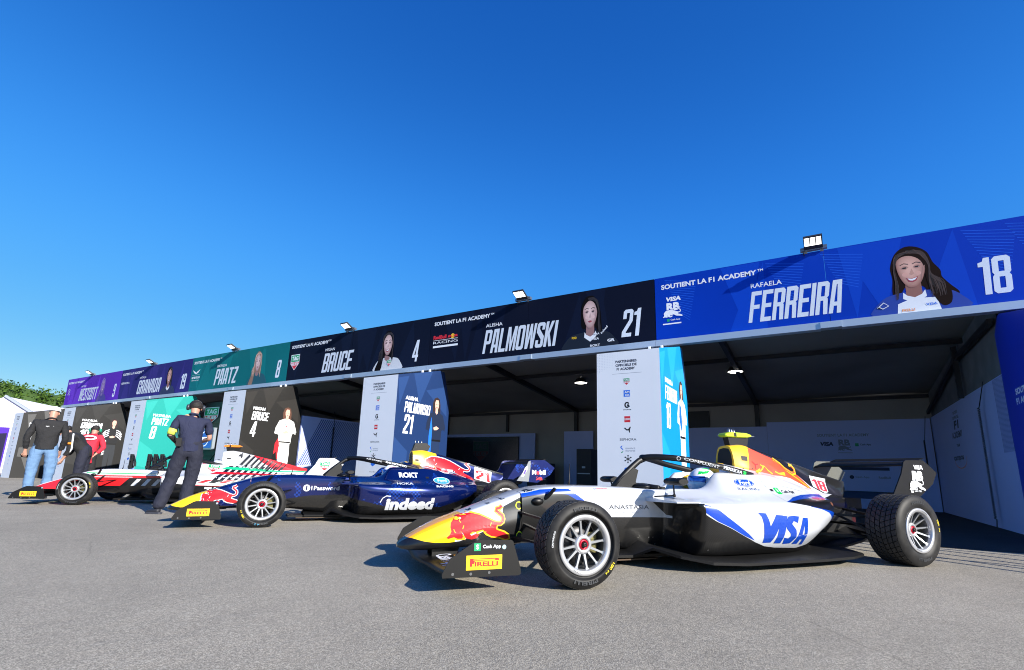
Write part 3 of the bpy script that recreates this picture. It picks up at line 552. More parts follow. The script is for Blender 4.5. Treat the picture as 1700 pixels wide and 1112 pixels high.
for k, s in enumerate(SPEC):
    x0 = -2.652-PER*k; L_ = 5.8
    r = empty('fascia_sign', (0, 0, 0), 0, s['lab'], 'sign', 'driver name signs along the tent roof edge')
    bgm = mat('sign_'+s['num'], s['bg'], .65, var=.05, vscale=.7, spec=.08); fcm = mat('facet_'+s['num'], s['fc'], .65, spec=.08)
    m = MB()
    m.box((x0+.004, YF, 3.285), (x0+2.898, YF+.08, 4.565), bgm); m.box((x0+2.904, YF, 3.285), (x0+L_, YF+.08, 4.565), bgm)
    facets(m, x0, fcm, 7, k+3)
    if k == 0:
        hm_ = mat('sign_hatch', '#1c58d0', .65, spec=.08); fh = f_front(x0, YF)
        for cx_, n_ in ((.5, 16), (2.3, 14), (3.15, 12), (5.0, 16), (5.5, 10)):
            for q in range(n_): z_ = 4.5-q*.05; poly(m, fh, [(max(.02, cx_-.3+q*.02), z_), (min(5.78, cx_+.3-q*.01), z_-.12), (min(5.78, cx_+.3-q*.01), z_-.132), (max(.02, cx_-.3+q*.02), z_-.012)], hm_, 1.95)
    m.build('sign_panel', r)
    m = MB(); m.box((x0, YF-.06, 3.165), (x0+2.75, YF+.1, 3.284), TRIM); m.box((x0+3.05, YF-.06, 3.165), (x0+L_+.003, YF+.1, 3.284), TRIM)
    m.box((x0+2.75, YF-.075, 3.175), (x0+3.05, YF+.09, 3.28), TRIM)
    for dx in (.12, -.12): m.box((x0+dx-.02, YF-.08, 3.11), (x0+dx+.02, YF-.03, 3.17), WHITE)
    m.build('rail', r)
    fr = f_front(x0, YF-.001)
    m = MB(); text(m, fr, 'SOUTIENT LA F1 ACADEMY', .13, 4.31, 1.72, .10, WHITE, 2, .035)
    m.build('title_lettering', r); m = MB(); text(m, fr, 'TM', 1.87, 4.37, .09, .045, WHITE, 2, .03); m.build('trademark_print', r); m = MB()
    fw = {'18': .5, '21': .47, '4': .42, '8': .6, '19': .55, '9': .5}[s['num']]
    text(m, fr, s['first'], 1.74, 4.07, fw, .085, WHITE, 2, .01)
    blocktext(m, fr, s['last'], 1.66, 3.43, s['nw'], .57, mat('sign_letter', '#d5deea', .5), 2)
    m.build('name_lettering', r); m = MB()
    nwid = .36 if len(s['num']) == 2 else .2
    sh_ = {'18': 0.05}.get(s['num'], .12)
    blocktext(m, fr, s['num'], {'18': 4.80}.get(s['num'], 5.1 if len(s['num']) == 2 else 5.22), 3.44, nwid, .57, mat('sign_letter', '#d5deea', .5), 2, sh_)
    m.build('race_number', r)
    m = MB()
    if s['num'] == '18':
        text(m, fr, 'VISA', .2, 4.05, .3, .09, WHITE, 2, .05, .15); text(m, fr, 'RB', .22, 3.86, .25, .16, WHITE, 2, .06)
        small_bull(m, fr, .33, 3.80, .38, WHITE, 3, outline=bgm); poly(m, fr, rect(.22, 3.645, .27, 3.695), GREENP, 2); text(m, fr, 'Cash App', .29, 3.65, .18, .04, WHITE, 2); poly(m, fr, rect(.14, 3.585, .49, 3.61), WHITE, 2)
    elif s['num'] == '21':
        text(m, fr, 'RedBull', .12, 3.95, .42, .1, REDP, 2, .05); small_bull(m, fr, .66, 3.99, .16, REDP, 3); small_bull(m, fr, .82, 3.99, .16, REDP, 3, True); poly(m, fr, ell(.74, 3.99, .06, .06), YELP, 2)
        poly(m, fr, rect(.12, 3.915, .9, 3.925), WHITE, 2); text(m, fr, 'RACING', .12, 3.83, .78, .06, WHITE, 2, .0); poly(m, fr, rect(.12, 3.73, .91, 3.78), WHITE, 2)
    elif s['num'] == '4': shield(m, fr, .35, 3.86, .42, .5, 2)
    elif s['num'] == '8':
        poly(m, fr, [(.1,4.1),(.3,4.02),(.36,3.98),(.42,4.02),(.62,4.1),(.5,3.98),(.36,3.93),(.22,3.98)], WHITE, 2); poly(m, fr, rect(.1, 3.9, .62, 3.905), WHITE, 2); text(m, fr, 'aramco', .1, 3.76, .55, .08, WHITE, 2, .02)
        text(m, fr, 'FORMULA TEAM', .12, 3.68, .5, .03, WHITE, 2)
    elif s['num'] == '19': text(m, fr, 'SEPHORA', .12, 3.93, .75, .085, WHITE, 2, .01)
    else:
        poly(m, fr, ell(.35, 3.97, .12, .12), WHITE, 2, [ell(.35, 3.97, .105, .105)])
        for a in (90, 210, 330): poly(m, fr, stroke([(.35, 3.97), (.35+.11*cos(radians(a)), 3.97+.11*sin(radians(a)))], .015), WHITE, 2.3+a/900)
        text(m, fr, 'Mercedes', .2, 3.78, .32, .04, WHITE, 2)
    m.build('sponsor_logo', r)
    m = MB(); fr = f_front(x0, YF-.0012)
    if s['num'] == '18':
        portrait(m, fr, 4.04, 3.98, .185, .28, HB, mat('suit_blue', '#153a9a', .5), WHITE, 3.286, 3.5, 4.66, hstyle=0)
        poly(m, fr, [(3.80,3.29),(3.82,3.45),(4.0,3.52),(4.3,3.50),(4.34,3.29)], WHITE, 4.4)
        text(m, fr, 'VISA', 4.16, 3.38, .14, .04, BLUEP, 13); text(m, fr, 'IRELLI', 3.86, 3.32, .16, .04, ORP, 13)
        poly(m, fr, stroke([(3.55,3.42),(3.64,3.5),(3.7,3.44),(3.62,3.4),(3.57,3.44)], .012), WHITE, 13)
    elif s['num'] == '21':
        portrait(m, fr, 4.42, 4.03, .17, .31, HK, mat('suit_navy', '#080d1c', .5), WHITE, 3.286, 3.8, 5.0, mat('skin_pale', '#e2c4c0', .55), 1, False, shade=mat('skin_pale2', '#94706e', .55))
        text(m, fr, 'M&A', 4.5, 3.56, .13, .04, WHITE, 14); text(m, fr, 'VISA', 4.46, 3.45, .16, .05, WHITE, 14); text(m, fr, 'ROKT', 4.42, 3.31, .22, .05, WHITE, 14)
        text(m, fr, 'GR', 4.80, 3.38, .16, .06, WHITE, 14, .04); text(m, fr, 'indeed', 4.68, 3.56, .2, .045, WHITE, 14, rot=.8); text(m, fr, 'FORD', 4.0, 3.52, .11, .05, YELP, 14)
    elif s['num'] == '4':
        portrait(m, fr, 4.33, 4.0, .17, .29, HK, mat('suit_white', '#cfd3da', .5), mat('suit_white', '#cfd3da', .5), 3.286, 3.85, 4.88, mat('skin_pale', '#e2c4c0', .55), 2, True, shade=mat('skin_pale2', '#94706e', .55))
        shield(m, fr, 4.42, 3.48, .16, .18, 14)
    elif s['num'] == '8':
        portrait(m, fr, 4.2, 4.03, .16, .29, HBL, mat('suit_teal', '#0b4f5c', .5), mat('suit_teal', '#0b4f5c', .5), 3.286, 3.72, 4.75, mat('skin_pale', '#e2c4c0', .55), 2, False, shade=mat('skin_pale2', '#94706e', .55))
    elif s['num'] == '19':
        portrait(m, fr, 4.2, 4.0, .16, .29, HK, mat('suit_indigo', '#15164a', .5), WHITE, 3.286, 3.65, 4.75, SK, 1, True)
    else:
        portrait(m, fr, 4.1, 4.0, .17, .29, mat('hair_purple', '#5b4390', .6), mat('suit_purple', '#3a2385', .5), mat('suit_purple', '#3a2385', .5), 3.286, 3.6, 4.6, mat('skin_purple', '#9d82b6', .55), 2, True, shade=mat('skin_purple2', '#7d62a0', .55))
    m.build('portrait', r)
    # floodlight on the roof edge
    fx = x0+2.766
    r = empty('floodlight', (fx, YF-.02, 4.57), 0, {'18': 'lit square floodlight above the bright blue FERREIRA sign', '21': 'lit floodlight on the roof edge above PALMOWSKI', '4': 'lit floodlight on the roof edge above BRUCE', '8': 'lit floodlight on the roof edge above PAATZ', '19': 'lit floodlight on the roof edge above GRANADA', '9': 'lit floodlight above WESTCOTT, farthest left'}[s['num']], 'floodlight', 'floodlights along the tent roof edge')
    AL2 = mat('lamp_aluminium', '#7c8088', .35, .7)
    m = MB(); m.beam((.12, .06, -.1), (.12, .0, .1), .05, .03, AL2); m.beam((-.12, .06, -.1), (-.12, .0, .1), .05, .03, AL2); m.beam((-.2, .02, .05), (.2, .02, .05), .08, .06, AL2); m.build('bracket', r)
    a = radians(28); c, sn = cos(a), sin(a)
    def T(x, y, z): x, y, z = x*.70, y*.76, z*.8; return (x, -.02+y*c+z*sn, .03-y*sn+z*c)
    def hb(mb, x0_, y0_, z0_, x1_, y1_, z1_, mm):
        vs = [T(x, y, z) for z in (z0_, z1_) for x, y in ((x0_, y0_), (x1_, y0_), (x1_, y1_), (x0_, y1_))]
        mb.mesh(vs, [(0,3,2,1),(4,5,6,7),(0,1,5,4),(1,2,6,5),(2,3,7,6),(3,0,4,7)], mm)
    m = MB(); hb(m, -.2, -.36, 0, .2, 0, .045, DARKF)
    for i in range(9): hb(m, -.18+i*.042, -.33, .046, -.172+i*.042, -.04, .075, AL2)
    m.build('lamp_head', r)
    m = MB()
    for i in range(3): hb(m, -.18+i*.125, -.33, -.004, -.078+i*.125, -.11, 0.002, mat('floodlight_lit', (1, .96, .88), .5, emit=1.6))
    m.build('lamp_panel', r)
    m = MB(); m.tube([T(-.15, -.05, .05), (-.16, .0, .0), (-.13, .05, -.12)], .008, BLACK, 5); m.build('cable', r)

# ------------------------------------------------------------------ banner pillars
def figure(mb, fr, cy, zt, top, trous, hair, skin=None, l=3, arm=None, k=1.0):
    # full length printed driver with folded arms; zt = top of the head
    skin = skin or mat('print_skin_lit', '#d9aa9a', .55); arm = arm or top
    P = lambda pts: [(cy+a*k, zt+b*k) for a, b in pts]
    poly(mb, fr, P([(-.13,-.42),(-.15,-.15),(-.1,-.02),(0,.02),(.09,-.02),(.13,-.16),(.14,-.42),(.05,-.3),(-.06,-.3)]), hair, l)
    poly(mb, fr, P([(-.15,-2.2),(-.17,-1.4),(-.17,-1.0),(.17,-1.0),(.19,-1.4),(.16,-2.2),(.03,-2.2),(.01,-1.35),(-.03,-2.2)]), trous, l+1)
    poly(mb, fr, P([(-.2,-1.05),(-.22,-.7),(-.33,-.75),(-.34,-.62),(-.24,-.40),(-.07,-.33),(.07,-.33),(.24,-.40),(.33,-.62),(.34,-.78),(.22,-.72),(.2,-1.05)]), top, l+2)
    poly(mb, fr, P([(-.33,-.62),(-.36,-.78),(-.1,-.84),(.2,-.78),(.36,-.72),(.33,-.62),(.1,-.68),(-.1,-.72)]), arm, l+3)
    poly(mb, fr, P([(-.09,-.72),(.02,-.68),(.12,-.72),(.04,-.77),(-.06,-.78)]), skin, l+4)
    poly(mb, fr, P([(-.045,-.36),(-.045,-.24),(.045,-.24),(.045,-.36),(0,-.4)]), skin, l+4)
    poly(mb, fr, P([(-.075,-.13),(-.065,-.22),(-.035,-.28),(0,-.295),(.035,-.28),(.065,-.22),(.075,-.13),(.05,-.05),(-.04,-.05)]), skin, l+5)
    for s in (-1, 1): poly(mb, fr, P([(s*.035-.015,-.15),(s*.035+.015,-.15),(s*.035+.013,-.162),(s*.035-.013,-.162)]), EYE, l+6)
    poly(mb, fr, P([(-.028,-.225),(.028,-.225),(.016,-.245),(-.016,-.245)]), LIP, l+6)
    poly(mb, fr, P([(-.19,-1.0),(.19,-1.0),(.19,-1.04),(-.19,-1.04)]), BLACK, l+4)
PIL = [
 dict(side='#0688cc', fc='#1a96d8', first='RAFAELA', last='FERREIRA', num='18', top='suit_blue2', tc='#dfe6ee', tr='#e9edf2', hair='#3a2622', lab='white sponsor column with a bright light blue driver side, right of centre'),
 dict(side='#15305e', fc='#213f72', first='ALISHA', last='PALMOWSKI', num='21', top='suit_n', tc='#16243f', tr='#1a2e50', hair='#2a1a18', lab='white sponsor column with a dark blue driver side reading PALMOWSKI 21'),
 dict(side='#201f1e', fc='#2b2927', first='MEGAN', last='BRUCE', num='4', top='suit_w', tc='#eef0ee', tr='#e8eaea', hair='#5a3a2c', lab='white sponsor column with a charcoal driver side reading BRUCE 4'),
 dict(side='#109088', fc='#229c94', first='MATHILDA', last='PAATZ', num='8', top='suit_t', tc='#0f5a5c', tr='#0c4a50', hair='#b09070', lab='white sponsor column with a turquoise driver side reading PAATZ 8'),
 dict(side='#1f1f1f', fc='#292929', first='NATALIA', last='GRANADA', num='19', top='suit_s', tc='#15171c', tr='#2a2e34', hair='#2a1a1c', lab='white sponsor column with a charcoal driver side reading GRANADA'),
 dict(side='#242424', fc='#505050', first='PAYTON', last='WESTCOTT', num='9', top='suit_p', tc='#222222', tr='#2a2a2a', hair='#8a6a4a', lab='white sponsor column with a grey faceted driver side reading WESTCOTT 9, farthest left'),
]
PROF = [(8.05, -.25), (8.05, 2.77), (9.46, 3.11), (9.63, 3.10), (9.88, 2.35), (9.87, -.25)]
PW = mat('pillar_white', '#e6ebf2', .5, var=.02, vscale=1)
DOTM = mat('print_dots', '#aab4c8', .5)
def sponsors(m, f, q=0):
    text(m, f, 'PARTENAIRES', .34, 2.575, .37, .045, INK, 1, .04); text(m, f, 'OFFICIELS DE', .34, 2.51, .37, .045, INK, 1, .04); text(m, f, 'F1 ACADEMY', .36, 2.445, .32, .045, INK, 1, .04)
    poly(m, f, rect(.28, 2.385, .79, 2.39), GREYP, 1)
    shield(m, f, .53, 2.245, .11, .12, 1)
    poly(m, f, rect(.475, 1.99, .585, 2.10), BLUEP, 1); text(m, f, 'AM', .49, 2.05, .085, .035, WHITE, 2, .03); text(m, f, 'EX', .505, 2.0, .075, .035, WHITE, 2, .03)
    poly(m, f, stroke([(.53+.034*cos(.5+5.0*i/14), 1.852+.04*sin(.5+5.0*i/14)) for i in range(15)], .024), BLACK, 1); poly(m, f, [(.53,1.838),(.578,1.838),(.572,1.815),(.562,1.862),(.53,1.862)], BLACK, 1.4); text(m, f, 'GATORADE', .46, 1.765, .14, .016, BLACK, 1, .03)
    poly(m, f, rect(.48, 1.565, .58, 1.665), REDP, 1); text(m, f, 'LEGO', .485, 1.6, .09, .035, WHITE, 2, .04)
    poly(m, f, [(.47,1.47),(.49,1.48),(.52,1.45),(.545,1.455),(.57,1.49),(.59,1.49),(.575,1.45),(.57,1.42),(.575,1.39),(.555,1.40),(.55,1.43),(.515,1.43),(.49,1.45)], BLACK, 1)
    text(m, f, 'SEPHORA', .395, 1.265, .28, .04, BLACK, 1, 0)
    poly(m, f, [(.40,1.16),(.435,1.19),(.435,1.17),(.42,1.155),(.45,1.13),(.45,1.11),(.415,1.14)], BLUEP, 1); poly(m, f, [(.41,1.07),(.45,1.10),(.45,1.085),(.43,1.065)], GREENP, 1)
    text(m, f, 'standard', .49, 1.13, .16, .03, GREYP, 1, 0); text(m, f, 'chartered', .49, 1.09, .16, .03, GREYP, 1, 0)
    for a in range(6): poly(m, f, stroke([(.53, .97), (.53+.055*cos(a*pi/3+.5), .97+.055*sin(a*pi/3+.5))], .012), BLACK, 1+.1*a)
    for a in range(6): poly(m, f, ell(.53+.055*cos(a*pi/3+.5), .97+.055*sin(a*pi/3+.5), .012, .012, 8), BLACK, 1.8)
    for dx, dz, rr in ((0,0,.045),(.04,.015,.035),(-.035,.005,.03)): poly(m, f, ell(.53+dx, .80+dz, rr, rr, 14), BLUEP, 1+abs(dx)*8)
    text(m, f, 'Tommy Hilfiger', .44, .62, .2, .025, INK, 1); text(m, f, 'TeamViewer', .44, .45, .18, .03, BLUEP, 1)
for k, s in enumerate(PIL):
    X = XR-PER*k
    r = empty('sponsor_column', (0, 0, 0), 0, s['lab'], 'column', 'printed fabric columns between the tent bays')
    sm_ = mat('side_'+s['num'], s['side'], .45, var=.03, vscale=1.2); fc = mat('sfacet_'+s['num'], s['fc'], .45)
    z0 = G(X, 8)
    m = MB(); m.extr(PROF, lambda u, v, w: (X-1.094+w, u, v), 1.094, PW, PW); m.build('column_body', r)
    m = MB(); fr = f_plusx(X); poly(m, fr, PROF, sm_, 1)
    rr = random.Random(k*7+1)
    if s['num'] in ('9',):
        for tri in ([(8.2,2.7),(8.5,2.75),(8.35,1.9)],[(8.75,2.9),(9.3,3.05),(8.95,2.1)],[(8.15,1.2),(8.9,1.3),(8.6,.75),(8.15,.8)],[(8.25,.9),(9.0,.85),(8.6,.05)],[(9.1,1.4),(9.6,1.8),(9.7,.9)]): poly(m, fr, tri, fc, 2)
    else:
        for tri in ([(8.55,2.88),(9.2,3.04),(8.8,2.2)],[(9.0,2.55),(9.75,2.75),(9.8,2.0)],[(8.06,1.4),(8.5,1.1),(8.45,.5),(8.06,.6)],[(8.06,2.7),(8.4,2.8),(8.15,2.1)]): poly(m, fr, tri, fc, 2)
    m.build('driver_banner', r)
    m = MB(); fwid = {'RAFAELA': .5, 'ALISHA': .42, 'MEGAN': .36, 'MATHILDA': .55, 'NATALIA': .5, 'PAYTON': .45}[s['first']]
    text(m, fr, s['first'], 8.33, 2.25, fwid, .09, WHITE, 4, .04)
    lw_ = {'FERREIRA': .78, 'PALMOWSKI': .86, 'BRUCE': .5, 'PAATZ': .5, 'GRANADA': .7, 'WESTCOTT': .78}[s['last']]
    blocktext(m, fr, s['last'], 8.31, 1.965, lw_, .24, WHITE, 4, .12)
    m.build('name_lettering', r); m = MB(); blocktext(m, fr, s['num'], 8.31, 1.49, .29 if len(s['num']) == 2 else .16, .43, WHITE, 4, .1); m.build('race_number', r); m = MB()
    if s['num'] == '19': text(m, lambda u, v, l=0: fr(9.16+v, 1.55-u, l), 'SEPHORA', 0, 0, .62, .09, WHITE, 12, .03); m.build('sponsor_lettering', r)
    m = MB(); tm = mat(s['top'], s['tc'], .5); rm = mat(s['top']+'_tr', s['tr'], .5); hm = mat('pf_hair'+s['num'], s['hair'], .6)
    figure(m, fr, 9.42, 2.42, tm, rm, hm, l=3)
    if s['num'] == '4':
        poly(m, fr, [(9.1,.9),(9.12,1.35),(9.2,1.5),(9.26,1.3),(9.24,.9)], REDP, 10); poly(m, fr, [(9.06,.5),(9.08,1.0),(9.18,1.12),(9.22,.9),(9.2,.4)], BLACK, 11); shield(m, fr, 9.43, 1.9, .1, .12, 11)
    if s['num'] == '21': poly(m, fr, [(9.2,.4),(9.18,1.5),(9.24,1.95),(9.29,1.7),(9.27,.5)], BLUEP, 10)
    if s['num'] == '18':
        poly(m, fr, [(9.2,1.75),(9.25,2.0),(9.35,1.95),(9.4,1.6),(9.3,1.5)], BLUEP, 10); poly(m, fr, stroke([(9.27,1.95),(9.3,1.4),(9.28,.4)], .01), NAVYP, 11)
    if s['num'] == '19':
        for i in range(4):
            for sd in (-1, 1): poly(m, fr, stroke([(9.42+sd*.12, 1.98-i*.075), (9.42+sd*.24, 1.93-i*.085), (9.42+sd*.33, 1.80-i*.07)], .03), WHITE, 10+i*.1)
    m.build('driver_figure', r)
    m = MB(); f = f_front(X-1.094, 8.05); sponsors(m, f)
    for i in range(16):
        for j in range(12-i//2):
            sz = .006*(1-i/20); u = .02+i*.03; v = 2.74-j*.028
            poly(m, f, [(u-sz, v), (u, v-sz), (u+sz, v), (u, v+sz)], DOTM, 1)
    m.build('sponsor_print', r)
# rightmost column: only its deep blue left side shows
r = empty('sponsor_column', (0, 0, 0), 0, 'deep blue column at the right edge of the picture', 'column', 'printed fabric columns between the tent bays')
DB = mat('column_deep_blue', '#0c35b8', .45, var=.03)
m = MB(); PROF2 = [(8.05, -.05), (8.05, 2.8), (9.5, 3.13), (9.6, 3.12), (9.86, 2.9), (9.87, -.05)]
m.extr(PROF2, lambda u, v, w: (2.3+w, u, v), 1.09, DB, DB); m.build('column_body', r)
m = MB(); fr = lambda u, v, l=0: (2.3-.0004*l, 9.42-u, v)
text(m, fr, 'SOUTIENT LA', .03, 1.93, .95, .085, WHITE, 1, .04); text(m, fr, 'F1 ACADEMY', .0, 1.80, .9, .085, WHITE, 1, .04); m.build('lettering', r)

# ------------------------------------------------------------------ gear between the columns
r = empty('monitor_rack', (-18.9, 10.0, G(-18.9, 10)), 0, 'dark rack with a watch brand shield above a blue screen behind the man in navy', 'rack')
RK = mat('rack_dark', '#26272b', .5)
m = MB(); m.box((-.72, 0, .1), (.78, .5, 3.0), RK); m.build('cabinet', r)
m = MB()
for z in (.75, 1.05, 2.2): m.box((-.72, -.02, z), (.78, 0, z+.02), BLACK)
m.beam((-.3, -.05, .5), (.7, -.12, 1.25), .03, .03, BLACK); m.build('shelf', r)
m = MB(); shield(m, f_front(0, -.03), -.22, 2.5, .95, .62, 1); m.build('shield_print', r)
m = MB(); m.box((-.68, -.16, 1.28), (.38, -.06, 2.05), mat('screen_bezel', '#9aa4ae', .4, .3)); m.build('monitor_case', r)
m = MB(); f = f_front(0, -.165); sb = mat('screen_lit_blue', '#1d4f9a', .4, emit=.5); poly(m, f, rect(-.62, 1.34, .32, 1.99), sb, 0)
poly(m, f, ell(-.15, 1.66, .27, .27), mat('screen_lit_white', '#dfe8f2', .4, emit=.6), 1, [ell(-.15, 1.66, .245, .245)]); poly(m, f, rect(-.32, 1.6, .0, 1.72), mat('screen_lit_white', '#dfe8f2', .4, emit=.6), 2)
text(m, f, 'VISA', -.28, 1.63, .24, .06, REDP, 3); m.build('monitor_screen', r)
ST = mat('stand_black', '#131316', .4)
for i, (x, y, lb) in enumerate(((-16.05, 6.5, 'black upright jack stand with a blue tag, leftmost, at the turquoise column'), (-15.08, 6.5, 'black upright jack stand, second from left'), (-14.76, 6.5, 'black upright jack stand, third from left'), (-14.42, 6.5, 'black upright jack stand nearest the man in navy'))):
    r = empty('jack_stand', (x, y, G(x, y)), 0, lb, 'jack stand', 'jack stands in front of the turquoise column')
    m = MB(); m.box((-.055, -.04, .05), (-.012, .04, .98), ST); m.box((.012, -.03, .05), (.05, .03, .95), ST); m.box((-.06, -.05, .62), (.055, .05, .68), ST); m.box((-.02, -.05, .8), (.06, .05, .84), ST); m.build('upright', r)
    m = MB(); m.box((-.2, -.22, 0), (.2, -.16, .05), ST); m.box((-.2, .16, 0), (.2, .22, .05), ST); m.box((-.04, -.2, .01), (.04, .2, .06), ST); m.build('stand_base', r)
    m = MB(); m.beam((.07, 0, .93), (.2, 0, .78), .03, .04, ST); m.beam((.2, 0, .78), (.22, 0, .66), .04, .05, ST); m.build('handle', r)
    if i == 0: m = MB(); m.box((.1, -.03, .52), (.18, .03, .6), BLUEP); m.build('tag', r)

# ------------------------------------------------------------------ far left: tent, banner, trees
r = empty('event_tent', (-41.2, 9.5, -.2), 0, 'white gabled event tent in the distance at the left edge', 'tent')
TW = mat('tent_white_pvc', '#e9e6ee', .5, var=.04, vscale=.5); TG = mat('tent_white_gable', '#d9d3e6', .6, var=.05, vscale=.5)
A = Vector((.3, .1, 4.45)); d1 = Vector((-.76, .65, 0)); n = Vector((.65, .76, 0)); LN = 16; hw = 1.75; ze = 3.35
m = MB(); m.face([A, A+d1*LN, A+d1*LN+n*hw-Vector((0,0,1.1)), A+n*hw-Vector((0,0,1.1))], TW); m.face([A, A-n*4.5-Vector((0,0,2.8)), A+d1*LN-n*4.5-Vector((0,0,2.8)), A+d1*LN], TW); m.build('roof', r)
m = MB(); m.face([A, A+n*hw-Vector((0,0,1.1)), A+n*hw-Vector((0,0,4.4)), A-n*4.5-Vector((0,0,4.4)), A-n*4.5-Vector((0,0,2.8))], TG)
m.face([A+n*hw-Vector((0,0,1.1)), A+n*hw-Vector((0,0,4.4)), A+d1*LN+n*hw-Vector((0,0,4.4)), A+d1*LN+n*hw-Vector((0,0,1.1))], TW); m.build('tent_wall', r)
m = MB(); m.beam(A-d1*.05+Vector((0,0,.03)), A+n*(hw+.02)-Vector((0,0,1.1))-d1*.05, .14, .12, mat('tent_edge', '#9aa2ad', .5)); m.build('gable_trim', r)
r = empty('purple_banner', (-41.0, 9.3, -.2), 0, 'purple and blue printed banner below the white tent at the left edge', 'banner')
m = MB(); n2 = Vector((.55, .83, 0)).normalized()
PP = mat('banner_purple', '#4a22a0', .5); PB = mat('banner_blue', '#2450c8', .5); PD = mat('banner_dark', '#140b34', .5)
B0 = Vector((.55, -.55, 0)); fr = lambda u, v, l=0: B0+n2*u+Vector((0, 0, v))+Vector((.83, -.55, 0))*.002*l
m.extr([(-3, .05), (1.25, .05), (1.25, 2.62), (-3, 2.62)], lambda u, v, w: fr(u, v)-Vector((.83, -.55, 0))*w, .05, PP, PP)
poly(m, fr, [(-1.5,2.6),(.2,2.6),(.9,1.4),(.2,.6)], PB, 1); poly(m, fr, [(.3,2.2),(1.2,2.3),(1.2,.1),(.0,.1),(.9,1.2)], PD, 2); m.build('banner_sheet', r)
LEAF = [mat('leaf_%d' % i, c, .55, spec=.3) for i, c in enumerate(((.035,.075,.010), (.055,.11,.014), (.08,.145,.02), (.04,.09,.012)))]
def treebelt():
    m = MB(); rr = random.Random(3)
    # a far-off wooded bank: many crowns merging into one mass
    for c in range(26):
        t_ = c/25; cx = -94+1.6*t_*3+rr.uniform(-3, 3); cy = 5+t_*27; top = 10.9-3.0*max(0, (t_-.5))*1.6+rr.uniform(-.5, .5)-max(0, t_-.8)*3
        R0 = rr.uniform(2.2, 3.4); base = 0
        for i in range(1900):
            th = rr.uniform(0, 2*pi); ph = math.acos(rr.uniform(-.2, 1)); q = rr.uniform(.72, 1.04)+.12*sin(5*th+c)+.1*sin(7*ph+c*2)
            p = Vector((cx+R0*q*sin(ph)*cos(th), cy+R0*q*sin(ph)*sin(th), top-R0*1.5+R0*1.5*q*cos(ph)))
            sz = rr.uniform(.12, .26); a = Vector((rr.uniform(-1,1), rr.uniform(-1,1), rr.uniform(-1,1))).normalized(); b_ = a.cross(Vector((rr.uniform(-1,1), rr.uniform(-1,1), rr.uniform(-1,1)))).normalized()
            m.face([p-a*sz, p+b_*sz*.6, p+a*sz, p-b_*sz*.6], LEAF[rr.randrange(4)])
        m.tube([(cx, cy, -1), (cx+.2, cy, top-R0*2), (cx, cy, top-R0)], [.35, .25, .12], mat('bark', (.06, .045, .03), .9), 6)
        m.ball((cx, cy, top-R0*1.6), R0*.93, R0*.93, R0*1.5, mat('leaf_mass', (.035, .075, .01), .8, bump=1, bscale=2), 12, 8)
    return m
tag(treebelt().build('far_trees'), kind='stuff')

# ------------------------------------------------------------------ outside the frame: added to throw shadow lines and shade on the apron
r = empty('shadow_rail_fence', (0, 0, 0), 0, 'added unseen rail fence beyond the right edge that throws thin shadow lines', 'fence')
for z in (1.02, 1.41, 1.84, 2.16): m = MB(); m.beam((2.6, 7.07, z), (6.6, 4.42, z-.02), .03, .03, ALU); m.build('rail', r)
for x in (2.6, 4.6, 6.6): m = MB(); y = (7.3-.55*x)/.83; m.beam((x, y, 0), (x, y, 2.2), .04, .04, ALU, (0, 1, 0)); m.build('fence_post', r)
r = empty('shade_blocker', (5.0, 6.75, 0), 0, 'added unseen cabin beyond the right edge that shades the apron', 'blocker')  # box added only for the shade it casts
m = MB(); m.box((0, 0, .05), (2.4, 1.6, 2.6), PW); m.build('wall', r); m = MB(); m.box((-.06, -.06, 2.6), (2.46, 1.66, 2.68), ALU); m.build('roof', r)
